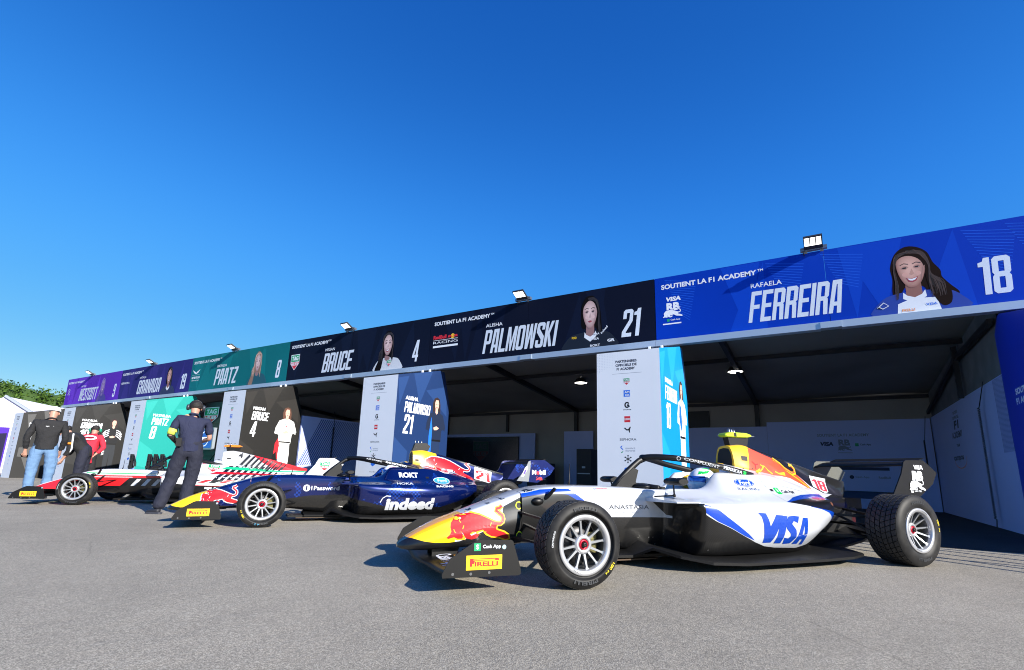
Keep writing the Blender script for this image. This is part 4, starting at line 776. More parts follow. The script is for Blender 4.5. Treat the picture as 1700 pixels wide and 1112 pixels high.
# ------------------------------------------------------------------ car materials
def livery(name, base, regions, metal=0, rough=.3, coat=.6, noise=None, zmax=1.3):
    # regions: (colour, lower curve, upper curve, roughness) in the car's own side view (x back, z up)
    m = bpy.data.materials.new(name); m.use_nodes = True; nt = m.node_tree; N = nt.nodes; L = nt.links; b = N['Principled BSDF']
    tc = N.new('ShaderNodeTexCoord'); sp = N.new('ShaderNodeSeparateXYZ'); L.new(tc.outputs['Object'], sp.inputs[0])
    def M(op, a, b_=None, clamp=False):
        n = N.new('ShaderNodeMath'); n.operation = op; n.use_clamp = clamp
        for i, q in enumerate((a, b_)):
            if q is None: continue
            if isinstance(q, (int, float)): n.inputs[i].default_value = q
            else: L.new(q, n.inputs[i])
        return n.outputs[0]
    zn = M('DIVIDE', sp.outputs[2], zmax)
    def curve(pts, x0, x1):
        c = N.new('ShaderNodeFloatCurve'); cv = c.mapping.curves[0]; cv.points[0].location = (0, pts[0][1]/zmax); cv.points[1].location = (1, pts[-1][1]/zmax)
        for x, z in pts[1:-1]: cv.points.new((x-x0)/(x1-x0), z/zmax)
        for p in cv.points: p.handle_type = 'VECTOR'
        c.mapping.update(); t_ = M('DIVIDE', M('SUBTRACT', sp.outputs[0], x0), x1-x0, True); L.new(t_, c.inputs['Value']); return c.outputs[0]
    def rgb(c):
        n = N.new('ShaderNodeRGB'); n.outputs[0].default_value = hx(c) if isinstance(c, str) else tuple(c)+((1,) if len(c) == 3 else ()); return n.outputs[0]
    # carbon twill
    w1 = N.new('ShaderNodeTexWave'); w1.wave_type = 'BANDS'; w1.bands_direction = 'DIAGONAL'; w1.inputs['Scale'].default_value = 60; w1.inputs['Distortion'].default_value = 0
    L.new(tc.outputs['Object'], w1.inputs[0])
    cr = N.new('ShaderNodeMix'); cr.data_type = 'RGBA'; L.new(w1.outputs[1], cr.inputs[0]); cr.inputs[6].default_value = (.002, .002, .0023, 1); cr.inputs[7].default_value = (.012, .012, .0125, 1)
    carbon = cr.outputs[2]
    if noise:
        n = N.new('ShaderNodeTexNoise'); n.inputs['Scale'].default_value = noise[1]; n.inputs['Detail'].default_value = 6; L.new(tc.outputs['Object'], n.inputs[0])
        v = N.new('ShaderNodeTexChecker'); v.inputs['Scale'].default_value = 38; L.new(tc.outputs['Object'], v.inputs[0])
        s1 = M('ADD', n.outputs[0], M('MULTIPLY', v.outputs[1], .12)); s2 = M('GREATER_THAN', s1, .70)
        mx = N.new('ShaderNodeMix'); mx.data_type = 'RGBA'; L.new(s2, mx.inputs[0]); L.new(rgb(base), mx.inputs[6]); L.new(rgb(noise[0]), mx.inputs[7]); col = mx.outputs[2]
    else: col = rgb(base)
    metv = None; met = M('ADD', metal, 0)
    for rg in regions:
        c, lo, hi = rg[:3]; x0 = min(lo[0][0], hi[0][0]); x1 = max(lo[-1][0], hi[-1][0])
        msk = M('MULTIPLY', M('GREATER_THAN', zn, curve(lo, x0, x1)), M('LESS_THAN', zn, curve(hi, x0, x1)))
        msk = M('MULTIPLY', msk, M('MULTIPLY', M('GREATER_THAN', sp.outputs[0], x0), M('LESS_THAN', sp.outputs[0], x1)))
        mx = N.new('ShaderNodeMix'); mx.data_type = 'RGBA'; L.new(msk, mx.inputs[0]); L.new(col, mx.inputs[6])
        if c == 'carbon': L.new(carbon, mx.inputs[7])
        else: mx.inputs[7].default_value = hx(c)
        col = mx.outputs[2]
        if metal: met = M('MULTIPLY', met, M('SUBTRACT', 1, msk))
    L.new(col, b.inputs['Base Color']); b.inputs['Roughness'].default_value = rough; b.inputs['Coat Weight'].default_value = coat; b.inputs['Coat Roughness'].default_value = .05
    if name == 'carbon_weave': b.inputs['Specular IOR Level'].default_value = .25
    if metal: L.new(met, b.inputs['Metallic'])
    return m
def lin(x0, z0, x1, z1): return [(x0, z0), (x1, z1)]
def flat(x0, x1, z): return [(x0, z), (x1, z)]
def carbon_mat():
    return livery('carbon_weave', (.02, .02, .021), [('carbon', flat(-9, 9, -.5), flat(-9, 9, 1.29))], rough=.5, coat=.04)
CARB = carbon_mat()
MBLK = mat('satin_black', '#0a0a0b', .45, spec=.4)
PBLK = mat('plate_black', '#0c0c0d', .5, spec=.35)
DRK = mat('deep_black', '#050506', .6)
ALLOY = mat('alloy_rim', '#c4c5c8', .32, .65)
ALLOY2 = mat('alloy_spoke', '#9fa2a6', .35, .6)
STEEL = mat('steel_part', '#8b8d90', .3, .9)
REDN = mat('wheel_nut_red', '#b3122e', .35, .4)
DISC = mat('brake_disc', '#3a3a3c', .4, .6)
VIS = mat('visor_blue', '#2f6fd0', .08, .6, coat=1)

def tyre_mat():
    m = bpy.data.materials.new('tyre_rubber'); m.use_nodes = True; nt = m.node_tree; N = nt.nodes; L = nt.links; b = N['Principled BSDF']
    tc = N.new('ShaderNodeTexCoord'); n = N.new('ShaderNodeTexNoise'); n.inputs['Scale'].default_value = 14; n.inputs['Detail'].default_value = 6; L.new(tc.outputs['Object'], n.inputs[0])
    r = N.new('ShaderNodeValToRGB'); r.color_ramp.elements[0].position = .35; r.color_ramp.elements[0].color = (.007, .007, .0075, 1); r.color_ramp.elements[1].position = .75; r.color_ramp.elements[1].color = (.024, .023, .022, 1)
    L.new(n.outputs[0], r.inputs[0]); L.new(r.outputs[0], b.inputs['Base Color']); b.inputs['Roughness'].default_value = .55; b.inputs['Specular IOR Level'].default_value = .3
    return m
TYRE = tyre_mat(); GROOVE = mat('tyre_groove', '#050505', .8)
TREAD = mat('tyre_tread', (.017, .017, .017), .62, bump=.25, bscale=160)
TYW = mat('tyre_mark_white', '#b9bcc0', .6); TYY = mat('tyre_mark_yellow', '#d8c21c', .6)

def wheel_parts(x, side, R, width, yo, front, col_mark, marks):
    # yo: |y| of the outer face; side -1 = near side
    yi = yo-width
    fr = lambda a, b, h: (x+a, side*h, R+b)
    n = 72
    # tyre: carcass with rain grooves cut as stepped geometry
    mb = MB()
    prof = [(.176, yi+.02), (.20, yi+.004), (R-.045, yi), (R-.018, yi+.008), (R-.006, yi+.02)]
    mb.lathe(prof, fr, TYRE, n)
    prof = [(R-.006, yo-.02), (R-.018, yo-.008), (R-.045, yo+.001), (R-.075, yo+.004), (.212, yo+.002), (.196, yo-.004), (.184, yo-.012), (.176, yo-.03)]
    mb.lathe(prof, fr, TYRE, n)
    mb.lathe([(R-.0125, yi+.018), (R-.0115, yi+width/2), (R-.0125, yo-.018)], fr, GROOVE, n)
    # tread blocks
    nb = 40; lanes = 6 if not front else 5; lw = (width-.04)/lanes
    for i in range(nb):
        for j in range(lanes):
            off = (j % 2)*.5+j*.12
            a0 = 2*pi*(i+off)/nb; a1 = a0+2*pi/nb*.86
            y0 = yi+.02+lw*j+.0035; y1 = y0+lw-.007; sk = .35*2*pi/nb*(1 if j < lanes/2 else -1)
            crown = lambda y: R-.004+.004*(1-((y-(yi+yo)/2)/(width/2))**2)
            vs = []
            for (aa, yy) in ((a0, y0), (a1, y0), (a1+sk, y1), (a0+sk, y1)):
                rr_ = crown(yy); vs.append(fr(rr_*cos(aa), rr_*sin(aa), yy))
            mb.face(vs, TREAD, False)
            vb = []
            for (aa, yy) in ((a0, y0), (a1, y0), (a1+sk, y1), (a0+sk, y1)):
                rr_ = R-.012; vb.append(fr(rr_*cos(aa), rr_*sin(aa), yy))
            for q in range(4): mb.face([vs[q], vs[(q+1) % 4], vb[(q+1) % 4], vb[q]], TREAD, False)
    # rim
    rm = MB()
    rm.lathe([(.176, yo-.03), (.187, yo-.012), (.188, yo-.004), (.182, yo+.001), (.158, yo-.001), (.155, yo-.008), (.150, yo-.03)], fr, ALLOY, n)
    rm.lathe([(.150, yo-.03), (.147, yo-.07), (.150, yo-.14), (.165, yi+.02)], fr, mat('rim_barrel', '#6f7276', .35, .7), n)
    dish = .035 if front else .075
    ns = 12
    hubr = .052
    for i in range(ns):
        a = 2*pi*(i+.3)/ns; ca, sa = cos(a), sin(a)
        for (r0, r1, w0, w1, y0, y1) in ((hubr-.006, .158, .016, .010, yo-dish, yo-.022),):
            P = []
            for (rr_, w, yy) in ((r0, w0, y0), (r1, w1, y1)):
                for (sw, dy) in ((-1, 0), (1, 0), (1, -.02), (-1, -.02)):
                    P.append(fr(rr_*ca-sw*w/2*sa, rr_*sa+sw*w/2*ca, yy+dy+(.0 if dy else 0)))
            rm.mesh(P, [(0,1,5,4),(1,2,6,5),(2,3,7,6),(3,0,4,7),(0,3,2,1),(4,5,6,7)], ALLOY2)
            # flared foot at the rim
            Q = [fr(rr_*ca-sw*w/2*sa, rr_*sa+sw*w/2*ca, yy) for (rr_, w, yy) in ((.135, .011, yo-.030+(-.001)), (.157, .03, yo-.017)) for sw in (-1, 1)]
            rm.mesh(Q, [(0, 1, 3, 2)], ALLOY2)
    rm.lathe([(hubr+.012, yo-dish-.03), (hubr+.01, yo-dish+.002), (hubr, yo-dish+.012), (.036, yo-dish+.014), (.034, yo-dish-.004)], fr, ALLOY, 32)
    nt_ = MB(); nt_.lathe([(.034, yo-dish-.02), (.032, yo-dish+.012), (.022, yo-dish+.018), (.018, yo-dish+.006)], fr, REDN, 20)
    nt_.lathe([(.018, yo-dish-.01), (.016, yo-dish+.03), (.009, yo-dish+.032), (.001, yo-dish+.03)], fr, MBLK, 12)
    bd = MB(); bd.lathe([(.05, yo-dish-.06), (.125, yo-dish-.06), (.125, yo-dish-.085), (.05, yo-dish-.085)], fr, DISC, 40)
    bd.box((x+.05, side*(yo-dish-.045), R-.06), (x+.125, side*(yo-dish-.11), R+.07), mat('caliper_gold', '#6f6a45', .4, .5))
    bd.lathe([(.001, yo-dish-.09), (.147, yo-dish-.09)], fr, DRK, 30)
    # sidewall lettering
    mk = MB()
    def arc(s, rmid, ang, h, mm, w):
        vs, fs = text2d(s, -w/2, -h/2, w, h, .03)
        out = []
        for (u, v) in vs:
            a = ang-u/rmid*(1 if side < 0 else -1); q = rmid+v; out.append(fr(q*cos(a), q*sin(a), yo+.0065-.00*(q)))
        mk.mesh(out, fs, mm)
    for s_, ang, mm, h, w, rm_ in marks: arc(s_, rm_, radians(ang), h, mm, w)
    # etched marks on the rim flange
    for s_, ang, w in (('OZ RACING', 62, .07), ('OZ RACING', 250, .07)):
        vs, fs = text2d(s_, -w/2, -.005, w, .010, .01); out = []
        for (u, v) in vs:
            a = radians(ang)-u/.17; q = .170+v; out.append(fr(q*cos(a), q*sin(a), yo+.0012))
        mk.mesh(out, fs, mat('etch_grey', '#55585c', .5))
    return mb, rm, nt_, bd, mk

# ------------------------------------------------------------------ lofted bodywork
def catmull(pts, t):
    # pts: list of (t, vec) sorted; monotone-ish blend between neighbours
    if t <= pts[0][0]: return pts[0][1]
    if t >= pts[-1][0]: return pts[-1][1]
    for i in range(len(pts)-1):
        if pts[i][0] <= t <= pts[i+1][0]: break
    t0, a = pts[i]; t1, b = pts[i+1]; u = (t-t0)/(t1-t0)
    if t1-t0 < .051: return [x+(y-x)*u for x, y in zip(a, b)]
    tp, p = pts[i-1] if i > 0 and pts[i][0]-pts[i-1][0] > .05 else (t0-(t1-t0), [x-(y-x) for x, y in zip(a, b)])
    tn, n = pts[i+2] if i+2 < len(pts) and pts[i+2][0]-pts[i+1][0] > .05 else (t1+(t1-t0), [y+(y-x) for x, y in zip(a, b)])
    out = []
    for x, y, z, w in zip(p, a, b, n):
        m0 = (z-x)/(t1-tp)*(t1-t0); m1 = (w-y)/(tn-t0)*(t1-t0); d = z-y
        if (d >= 0) != (m0 >= 0): m0 = 0
        if (d >= 0) != (m1 >= 0): m1 = 0
        m0 = max(-3*abs(d), min(3*abs(d), m0)); m1 = max(-3*abs(d), min(3*abs(d), m1))
        u2, u3 = u*u, u*u*u
        out.append((2*u3-3*u2+1)*y+(u3-2*u2+u)*m0+(-2*u3+3*u2)*z+(u3-u2)*m1)
    return out
def smooth_profile(P, sub=4):
    n = len(P); out = []
    for i in range(n-1):
        p0 = P[i-1] if i > 0 else (-P[1][0], P[1][1]); p1 = P[i]; p2 = P[i+1]; p3 = P[i+2] if i+2 < n else (-P[n-2][0], P[n-2][1])
        for k in range(sub):
            u = k/sub; q = [0, 0]
            # cubic with tension so that corners stay crisp
            for a in (0, 1):
                m1 = (p2[a]-p0[a])*.33; m2 = (p3[a]-p1[a])*.33
                u2, u3 = u*u, u*u*u
                q[a] = (2*u3-3*u2+1)*p1[a]+(u3-2*u2+u)*m1+(-2*u3+3*u2)*p2[a]+(u3-u2)*m2
            out.append((max(q[0], 0), q[1]))
    out.append(P[-1]); return out
def loft(mb, stations, m, step=.04, caps=(True, True), x0=None, x1=None):
    st = [(x, [c for p in P for c in p]) for x, P in stations]; xs = []
    for i in range(len(st)-1):
        a, b = st[i][0], st[i+1][0]; k = max(1, int(math.ceil((b-a)/step)))
        for j in range(k): xs.append(a+(b-a)*j/k)
    xs.append(st[-1][0])
    rows = []
    for x in xs:
        v = catmull(st, x); P = [(v[2*i], v[2*i+1]) for i in range(len(v)//2)]; P = smooth_profile(P)
        ring = [(x, -y, z) for y, z in P]+[(x, y, z) for y, z in P[::-1][1:-1]]
        rows.append(ring)
    mb.grid(rows, m, True, True)
    n = len(rows[0])
    if caps[0]: mb.face(rows[0], m)
    if caps[1]: mb.face(rows[-1][::-1], m)
NOSE = []
for x, zb, zt, wb, wt in ((-1.045,.172,.196,.03,.025),(-1.02,.162,.222,.075,.06),(-.97,.156,.25,.105,.085),(-.88,.155,.300,.13,.10),(-.77,.160,.352,.15,.118),(-.62,.168,.405,.165,.13),(-.46,.176,.462,.178,.14),(-.29,.182,.520,.188,.15),(-.15,.186,.568,.194,.158)):
    h = zt-zb; c = min(.03, h*.25)
    NOSE.append((x, [(0,zb),(wb*.7,zb),(wb*.93,zb+c*.35),(wb,zb+c*1.2),(wb*.99,zb+h*.45),(wt+(wb-wt)*.35,zb+h*.72),(wt*1.02,zt-c*.9),(wt*.88,zt-c*.25),(wt*.6,zt-.002),(wt*.3,zt+.002),(0,zt+.003)]))
def S(x, *p): return (x, list(p))
BODY = [
 S(-.145,(0,.186),(.12,.186),(.17,.21),(.193,.30),(.195,.40),(.19,.47),(.182,.52),(.165,.552),(.14,.564),(.09,.570),(.04,.571),(0,.572)),
 S(.08,(0,.19),(.13,.19),(.18,.22),(.205,.32),(.207,.43),(.204,.51),(.198,.562),(.178,.596),(.15,.607),(.09,.612),(.04,.613),(0,.614)),
 S(.37,(0,.17),(.14,.17),(.19,.21),(.215,.32),(.22,.43),(.218,.51),(.212,.572),(.19,.608),(.16,.618),(.1,.622),(.04,.623),(0,.624)),
 S(.80,(0,.12),(.15,.12),(.20,.18),(.232,.30),(.24,.42),(.24,.50),(.236,.565),(.215,.602),(.18,.612),(.11,.615),(.05,.616),(0,.616)),
 S(.99,(0,.10),(.16,.10),(.21,.17),(.245,.29),(.252,.40),(.255,.47),(.255,.53),(.25,.585),(.22,.602),(.12,.604),(.05,.604),(0,.604)),
 S(1.145,(0,.09),(.17,.10),(.215,.17),(.247,.29),(.253,.40),(.256,.47),(.256,.53),(.252,.583),(.225,.600),(.19,.596),(.08,.59),(0,.59)),
 S(1.16,(0,.09),(.34,.09),(.40,.13),(.45,.25),(.55,.46),(.61,.485),(.62,.514),(.43,.53),(.275,.578),(.232,.601),(.19,.52),(0,.5)),
 S(1.18,(0,.09),(.40,.09),(.50,.12),(.58,.25),(.63,.44),(.655,.475),(.636,.514),(.44,.532),(.28,.584),(.236,.602),(.2,.44),(0,.4)),
 S(1.205,(0,.09),(.42,.09),(.54,.12),(.62,.25),(.655,.40),(.662,.468),(.637,.512),(.45,.535),(.285,.588),(.238,.602),(.2,.42),(0,.36)),
 S(1.34,(0,.09),(.46,.09),(.58,.12),(.655,.25),(.68,.38),(.678,.46),(.648,.507),(.46,.534),(.292,.592),(.24,.601),(.2,.42),(0,.36)),
 S(1.49,(0,.09),(.48,.09),(.60,.13),(.67,.25),(.69,.37),(.685,.455),(.65,.506),(.46,.54),(.30,.598),(.24,.602),(.2,.45),(0,.4)),
 S(1.56,(0,.09),(.485,.09),(.605,.135),(.675,.25),(.693,.37),(.687,.455),(.65,.507),(.46,.555),(.31,.628),(.25,.63),(.2,.47),(0,.41)),
 S(1.67,(0,.09),(.49,.09),(.62,.145),(.683,.25),(.697,.37),(.688,.455),(.65,.508),(.46,.585),(.32,.728),(.25,.738),(.2,.5),(0,.45)),
 S(1.88,(0,.09),(.49,.09),(.61,.15),(.68,.25),(.694,.365),(.684,.45),(.645,.508),(.46,.595),(.325,.735),(.24,.75),(.19,.52),(0,.48)),
 S(1.92,(0,.09),(.49,.09),(.61,.15),(.68,.25),(.693,.365),(.683,.45),(.644,.508),(.46,.595),(.325,.737),(.24,.75),(.13,.83),(0,.845)),
 S(2.20,(0,.09),(.48,.09),(.58,.15),(.66,.25),(.675,.36),(.665,.445),(.62,.506),(.44,.595),(.315,.738),(.22,.755),(.12,.80),(0,.82)),
 S(2.45,(0,.10),(.42,.10),(.52,.17),(.60,.265),(.625,.36),(.615,.44),(.57,.505),(.41,.575),(.29,.705),(.19,.735),(.1,.78),(0,.80)),
 S(2.70,(0,.14),(.32,.15),(.41,.22),(.50,.30),(.535,.38),(.53,.445),(.49,.505),(.35,.56),(.245,.655),(.15,.69),(.08,.74),(0,.76)),
 S(2.90,(0,.18),(.22,.2),(.31,.27),(.40,.335),(.44,.40),(.435,.455),(.40,.51),(.29,.545),(.20,.61),(.12,.65),(.06,.70),(0,.72)),
 S(3.06,(0,.2),(.16,.25),(.23,.32),(.30,.375),(.33,.42),(.33,.465),(.31,.51),(.23,.54),(.165,.58),(.1,.62),(.05,.66),(0,.68)),
 S(3.09,(0,.2),(.10,.25),(.13,.32),(.16,.375),(.18,.42),(.19,.465),(.2,.50),(.18,.53),(.15,.565),(.09,.60),(.05,.64),(0,.66)),
 S(3.35,(0,.2),(.08,.24),(.10,.30),(.11,.36),(.12,.41),(.13,.45),(.13,.48),(.12,.51),(.10,.54),(.06,.57),(.03,.60),(0,.61)),
 S(3.60,(0,.25),(.04,.28),(.05,.31),(.06,.36),(.07,.40),(.07,.43),(.07,.46),(.06,.49),(.05,.51),(.03,.54),(.015,.56),(0,.565))]
COVER = [
 S(2.055,(0,.74),(.10,.74),(.125,.80),(.118,.88),(.10,.955),(.075,1.0),(.04,1.013),(0,1.017)),
 S(2.22,(0,.72),(.13,.72),(.15,.79),(.125,.88),(.098,.96),(.07,1.015),(.035,1.03),(0,1.035)),
 S(2.40,(0,.70),(.15,.70),(.15,.77),(.115,.86),(.082,.93),(.055,.98),(.03,.996),(0,1.0)),
 S(2.70,(0,.68),(.14,.68),(.13,.73),(.095,.80),(.06,.86),(.035,.905),(.018,.925),(0,.930)),
 S(3.00,(0,.60),(.11,.62),(.09,.67),(.06,.72),(.03,.78),(.016,.82),(.012,.853),(0,.860)),
 S(3.30,(0,.55),(.07,.56),(.055,.60),(.035,.65),(.014,.70),(.012,.745),(.010,.778),(0,.785)),
 S(3.60,(0,.52),(.03,.53),(.025,.56),(.016,.60),(.012,.64),(.010,.68),(.009,.706),(0,.713)),
 S(3.67,(0,.60),(.012,.61),(.012,.63),(.010,.645),(.009,.66),(.008,.68),(.007,.698),(0,.702))]

def halo(mb, m):
    side = [(1.10,0,.872),(1.16,-.075,.878),(1.26,-.165,.874),(1.40,-.24,.858),(1.58,-.285,.826),(1.80,-.30,.79),(1.98,-.295,.758),(2.10,-.28,.735)]
    # smooth hoop: left side, front, right side
    pts = side[::-1]+[(x, -y, z) for x, y, z in side[1:]]
    dense = []
    for i in range(len(pts)-1):
        p0 = Vector(pts[max(i-1, 0)]); p1 = Vector(pts[i]); p2 = Vector(pts[i+1]); p3 = Vector(pts[min(i+2, len(pts)-1)])
        for k in range(5):
            u = k/5; dense.append(.5*((2*p1)+(-p0+p2)*u+(2*p0-5*p1+4*p2-p3)*u*u+(-p0+3*p1-3*p2+p3)*u**3))
    dense.append(Vector(pts[-1]))
    mb.tube(dense, .027, m, 12, sx=.9)
    mb.tube([(.80,0,.60),(.86,0,.665),(.93,0,.735),(1.0,0,.795),(1.06,0,.84),(1.13,0,.868),(1.2,0,.87)], [.042,.038,.032,.028,.027,.028,.02], m, 10, sx=.8)
    P = [(.78,.60),(.86,.69),(.98,.78),(1.03,.76),(1.0,.66),(1.02,.60)]
    mb.extr(P, lambda u, v, w: (u, w-.035, v), .07, m, m)
def ribbon_decal(mb, side_pts, s, t0, t1, h, m, off=.029):
    pass

class Projector:
    # wraps flat artwork, drawn in the side view, onto the curved bodywork
    def __init__(s, mbs):
        vs = []; fs = []
        for mb in mbs:
            n = len(vs); vs += [Vector(v) for v in mb.v]; fs += [[n+i for i in f] for f in mb.f]
        s.t = BVHTree.FromPolygons(vs, fs)
    def put(s, mb, verts, faces, m, off=.002, grid=.03, ymax=.1):
        bm = bmesh.new(); bv = [bm.verts.new((x, 0, z)) for x, z in verts]
        for f in faces:
            try: bm.faces.new([bv[i] for i in f])
            except ValueError: pass
        bmesh.ops.remove_doubles(bm, verts=bm.verts, dist=1e-5)
        if grid and bm.verts:
            for ax in (0, 2):
                lo = min(v.co[ax] for v in bm.verts); hi = max(v.co[ax] for v in bm.verts); k = int(lo/grid)+(1 if lo > 0 else 0)
                while k*grid < hi:
                    no = Vector((0, 0, 0)); no[ax] = 1; co = Vector((0, 0, 0)); co[ax] = k*grid
                    bmesh.ops.bisect_plane(bm, geom=bm.verts[:]+bm.edges[:]+bm.faces[:], plane_co=co, plane_no=no, dist=1e-6); k += 1
        bm.verts.index_update(); hit = {}
        for v in bm.verts:
            h, nn, _, _ = s.t.ray_cast(Vector((v.co.x, -3, v.co.z)), Vector((0, 1, 0)))
            if h is None: continue
            if nn.y > 0: nn = -nn
            hit[v.index] = h+nn*off
        for f in bm.faces:
            ids = [v.index for v in f.verts]
            if all(i in hit for i in ids):
                P = [hit[i] for i in ids]
                if max(p.y for p in P)-min(p.y for p in P) < ymax: mb.face(P, m, False)
        bm.free()
    def poly(s, mb, pts, m, off=.002, holes=(), grid=.03):
        loops = [[Vector((a, b, 0)) for a, b in pts]]+[[Vector((a, b, 0)) for a, b in h] for h in holes]
        tr = tessellate_polygon(loops); fl = [(p.x, p.y) for lp in loops for p in lp]
        s.put(mb, fl, tr, m, off, grid)
    def text(s, mb, st, u, v, w, h, m, off=.002, bold=.02, shear=0, rot=0):
        vs, fs = text2d(st, u, v, w, h, bold, shear, rot); s.put(mb, vs, fs, m, off, .04)

def build_car(pose, L_):
    ox, oy, th = pose
    root = empty('race_car', (ox, oy, G(ox, oy)), th, L_['label'], 'race car', 'single seat race cars parked in a row')
    c, s_ = cos(th), sin(th)
    # follow the slope of the apron
    gx, gy = .005, .0008; lx = gx*c+gy*s_; ly = -gx*s_+gy*c
    from_e = Matrix.Rotation(th, 4, 'Z') @ Matrix.Rotation(-lx, 4, 'Y') @ Matrix.Rotation(ly, 4, 'X')
    root.rotation_euler = from_e.to_euler()
    nose = MB(); loft(nose, NOSE, L_['nose']); body = MB(); loft(body, BODY, L_['body']); cover = MB(); loft(cover, COVER, L_['cover'])
    o_nose = nose.build('nose_cone', root); o_body = body.build('bodywork', root); o_cov = cover.build('engine_cover', root)
    # airbox mouth
    m = MB(); P = [(.0,.79),(.085,.79),(.098,.86),(.085,.94),(.06,.985),(0,.995)]; ring = [(2.0535, y, z) for y, z in P]+[(2.0535, -y, z) for y, z in P[::-1][1:-1]]
    m.face(ring, DRK); m.build('air_intake', root)
    # lip over the radiator duct
    m = MB()
    for sd in (-1, 1):
        m.grid([[(x, sd*y, z) for y, z in ((.25, .535), (.40, .530), (.55, .527), (.645, .520), (.648, .512), (.25, .505))] for x in (.945, 1.0, 1.17)], L_['lip'], False); m.face([(.945, sd*y, z) for y, z in ((.25, .535), (.40, .530), (.55, .527), (.645, .520), (.648, .512), (.25, .505))], L_['lip'])
    m.build('duct_lip', root)
    # headrest
    m = MB()
    for sd in (-1, 1):
        m.ball((1.82, sd*.205, .66), .14, .03, .075, L_.get('headrest', MBLK), 12, 8)
    m.ball((1.97, 0, .76), .07, .14, .09, L_.get('headrest', MBLK), 12, 8); m.build('headrest', root)
    # cockpit rim + wheel
    m = MB(); m.tube([(1.12, -.2, .612), (1.09, 0, .628), (1.12, .2, .612)], .022, MBLK, 8); m.box((1.2, -.13, .52), (1.24, .13, .62), MBLK); m.ball((1.04, 0, .62), .08, .16, .03, MBLK); m.build('cockpit_rim', root)
    # floor
    fl = MB()
    edge = [(.55,.24,.075),(.80,.26,.075),(.88,.42,.15),(1.0,.60,.11),(1.2,.72,.075),(1.5,.755,.062),(1.9,.755,.06),(2.35,.75,.06),(2.7,.74,.065),(2.88,.70,.075),(2.92,.45,.10),(3.3,.40,.14),(3.55,.38,.22)]
    top = []; bot = []
    for x, y, z in edge:
        inn = [(x, sd*y*k, z+(.018 if k < 1 else .012)+(1-k)*.05) for sd in (-1,) for k in (1, .97, .8, .4, 0)]
        top.append(inn+[(x, -q[1], q[2]) for q in inn[::-1][1:]]); bot.append([(q[0], q[1], q[2]-.02-(abs(z-.06)*.0)) for q in top[-1]])
    fl.grid(top, CARB, True); fl.grid(bot, MBLK, True)
    for a in (0, -1): fl.grid([[r[a] for r in top], [r[a] for r in bot]], CARB, False)
    fl.grid([top[0], bot[0]], MBLK, False); fl.grid([top[-1], bot[-1]], MBLK, False)
    fl.box((.35, -.2, .055), (3.0, .2, .08), MBLK); o_fl = fl.build('floor', root)
    m = MB(); m.box((.45, -.24, .045), (1.05, .24, .055), mat('skid_wood', '#4b3a2a', .7)); m.build('skid_block', o_fl)
    # front wing
    FW = L_.get('fw', MBLK)
    wing = MB()
    def foil(mb, secs, mm):
        rows = []
        for y, x0, z0, ch, an, tk in secs:
            P = []
            for i in range(9): t_ = i/8; P.append((x0+ch*t_, z0+ch*t_*math.tan(an)+tk*2.2*sqrt(t_)*(1-t_)))
            for i in range(7, 0, -1): t_ = i/8; P.append((x0+ch*t_, z0+ch*t_*math.tan(an)-tk*.8*sqrt(t_)*(1-t_)))
            rows.append([(px, y, pz) for px, pz in P])
        mb.grid(rows, mm, True, True); mb.face(rows[0], mm); mb.face(rows[-1][::-1], mm)
    secs = [(y, x, z, .34, .10, .012) for y, x, z in ((-.84,-.88,.115),(-.6,-.90,.11),(-.35,-.90,.10),(-.15,-.91,.09),(0,-.92,.088),(.15,-.91,.09),(.35,-.90,.10),(.6,-.90,.11),(.84,-.88,.115))]
    foil(wing, secs, FW); o_w = wing.build('front_wing', root)
    for sd in (-1, 1):
        m = MB(); foil(m, [(sd*.84,-.66,.185,.21,.38,.008),(sd*.5,-.65,.18,.20,.36,.008),(sd*.22,-.62,.165,.15,.3,.007)], FW); m.build('wing_flap', o_w)
        m = MB(); m.extr([(-.80,.10),(-.62,.11),(-.58,.20),(-.80,.20)], lambda u, v, w, sd=sd: (u, sd*.075-.005+w, v), .01, MBLK); m.build('wing_pylon', o_w)
    EP = [(-.905,.105),(-.425,.100),(-.412,.112),(-.418,.145),(-.468,.298),(-.478,.306),(-.69,.312),(-.715,.302),(-.865,.21),(-.908,.125)]
    for sd in (-1, 1):
        m = MB(); m.extr(EP, lambda u, v, w, sd=sd: (u, sd*.845-.004+w, v), .008, PBLK)
        oe = m.build('endplate', root)
        if sd < 0:
            m = MB(); fr = lambda u, v, l=0: (u, -.8495-.0012*l, v)
            pirelli(m, fr, -.765, .143, .225, .082, 1)
            for bx, bz in ((-.845,.125),(-.735,.122),(-.62,.125)):
                poly(m, fr, ell(bx, bz, .0085, .0085, 12), STEEL, 1.5)
            if L_['kind'] == 1:
                poly(m, fr, rect(-.720,.250,-.678,.294), GREENP, 1.2); text(m, fr, '$', -.708, .257, .018, .03, WHITE, 2.4, .02)
                text(m, fr, 'Cash App', -.665, .258, .115, .026, WHITE, 1.2, .02); poly(m, fr, ell(-.528,.268,.013,.013), mat('sticker_pale', '#9fc3cf', .4), 1.6)
            else: poly(m, fr, ell(-.475,.285,.012,.012), mat('sticker_grey', '#8f97a0', .4), 1.6)
            m.build('plate_print', oe)
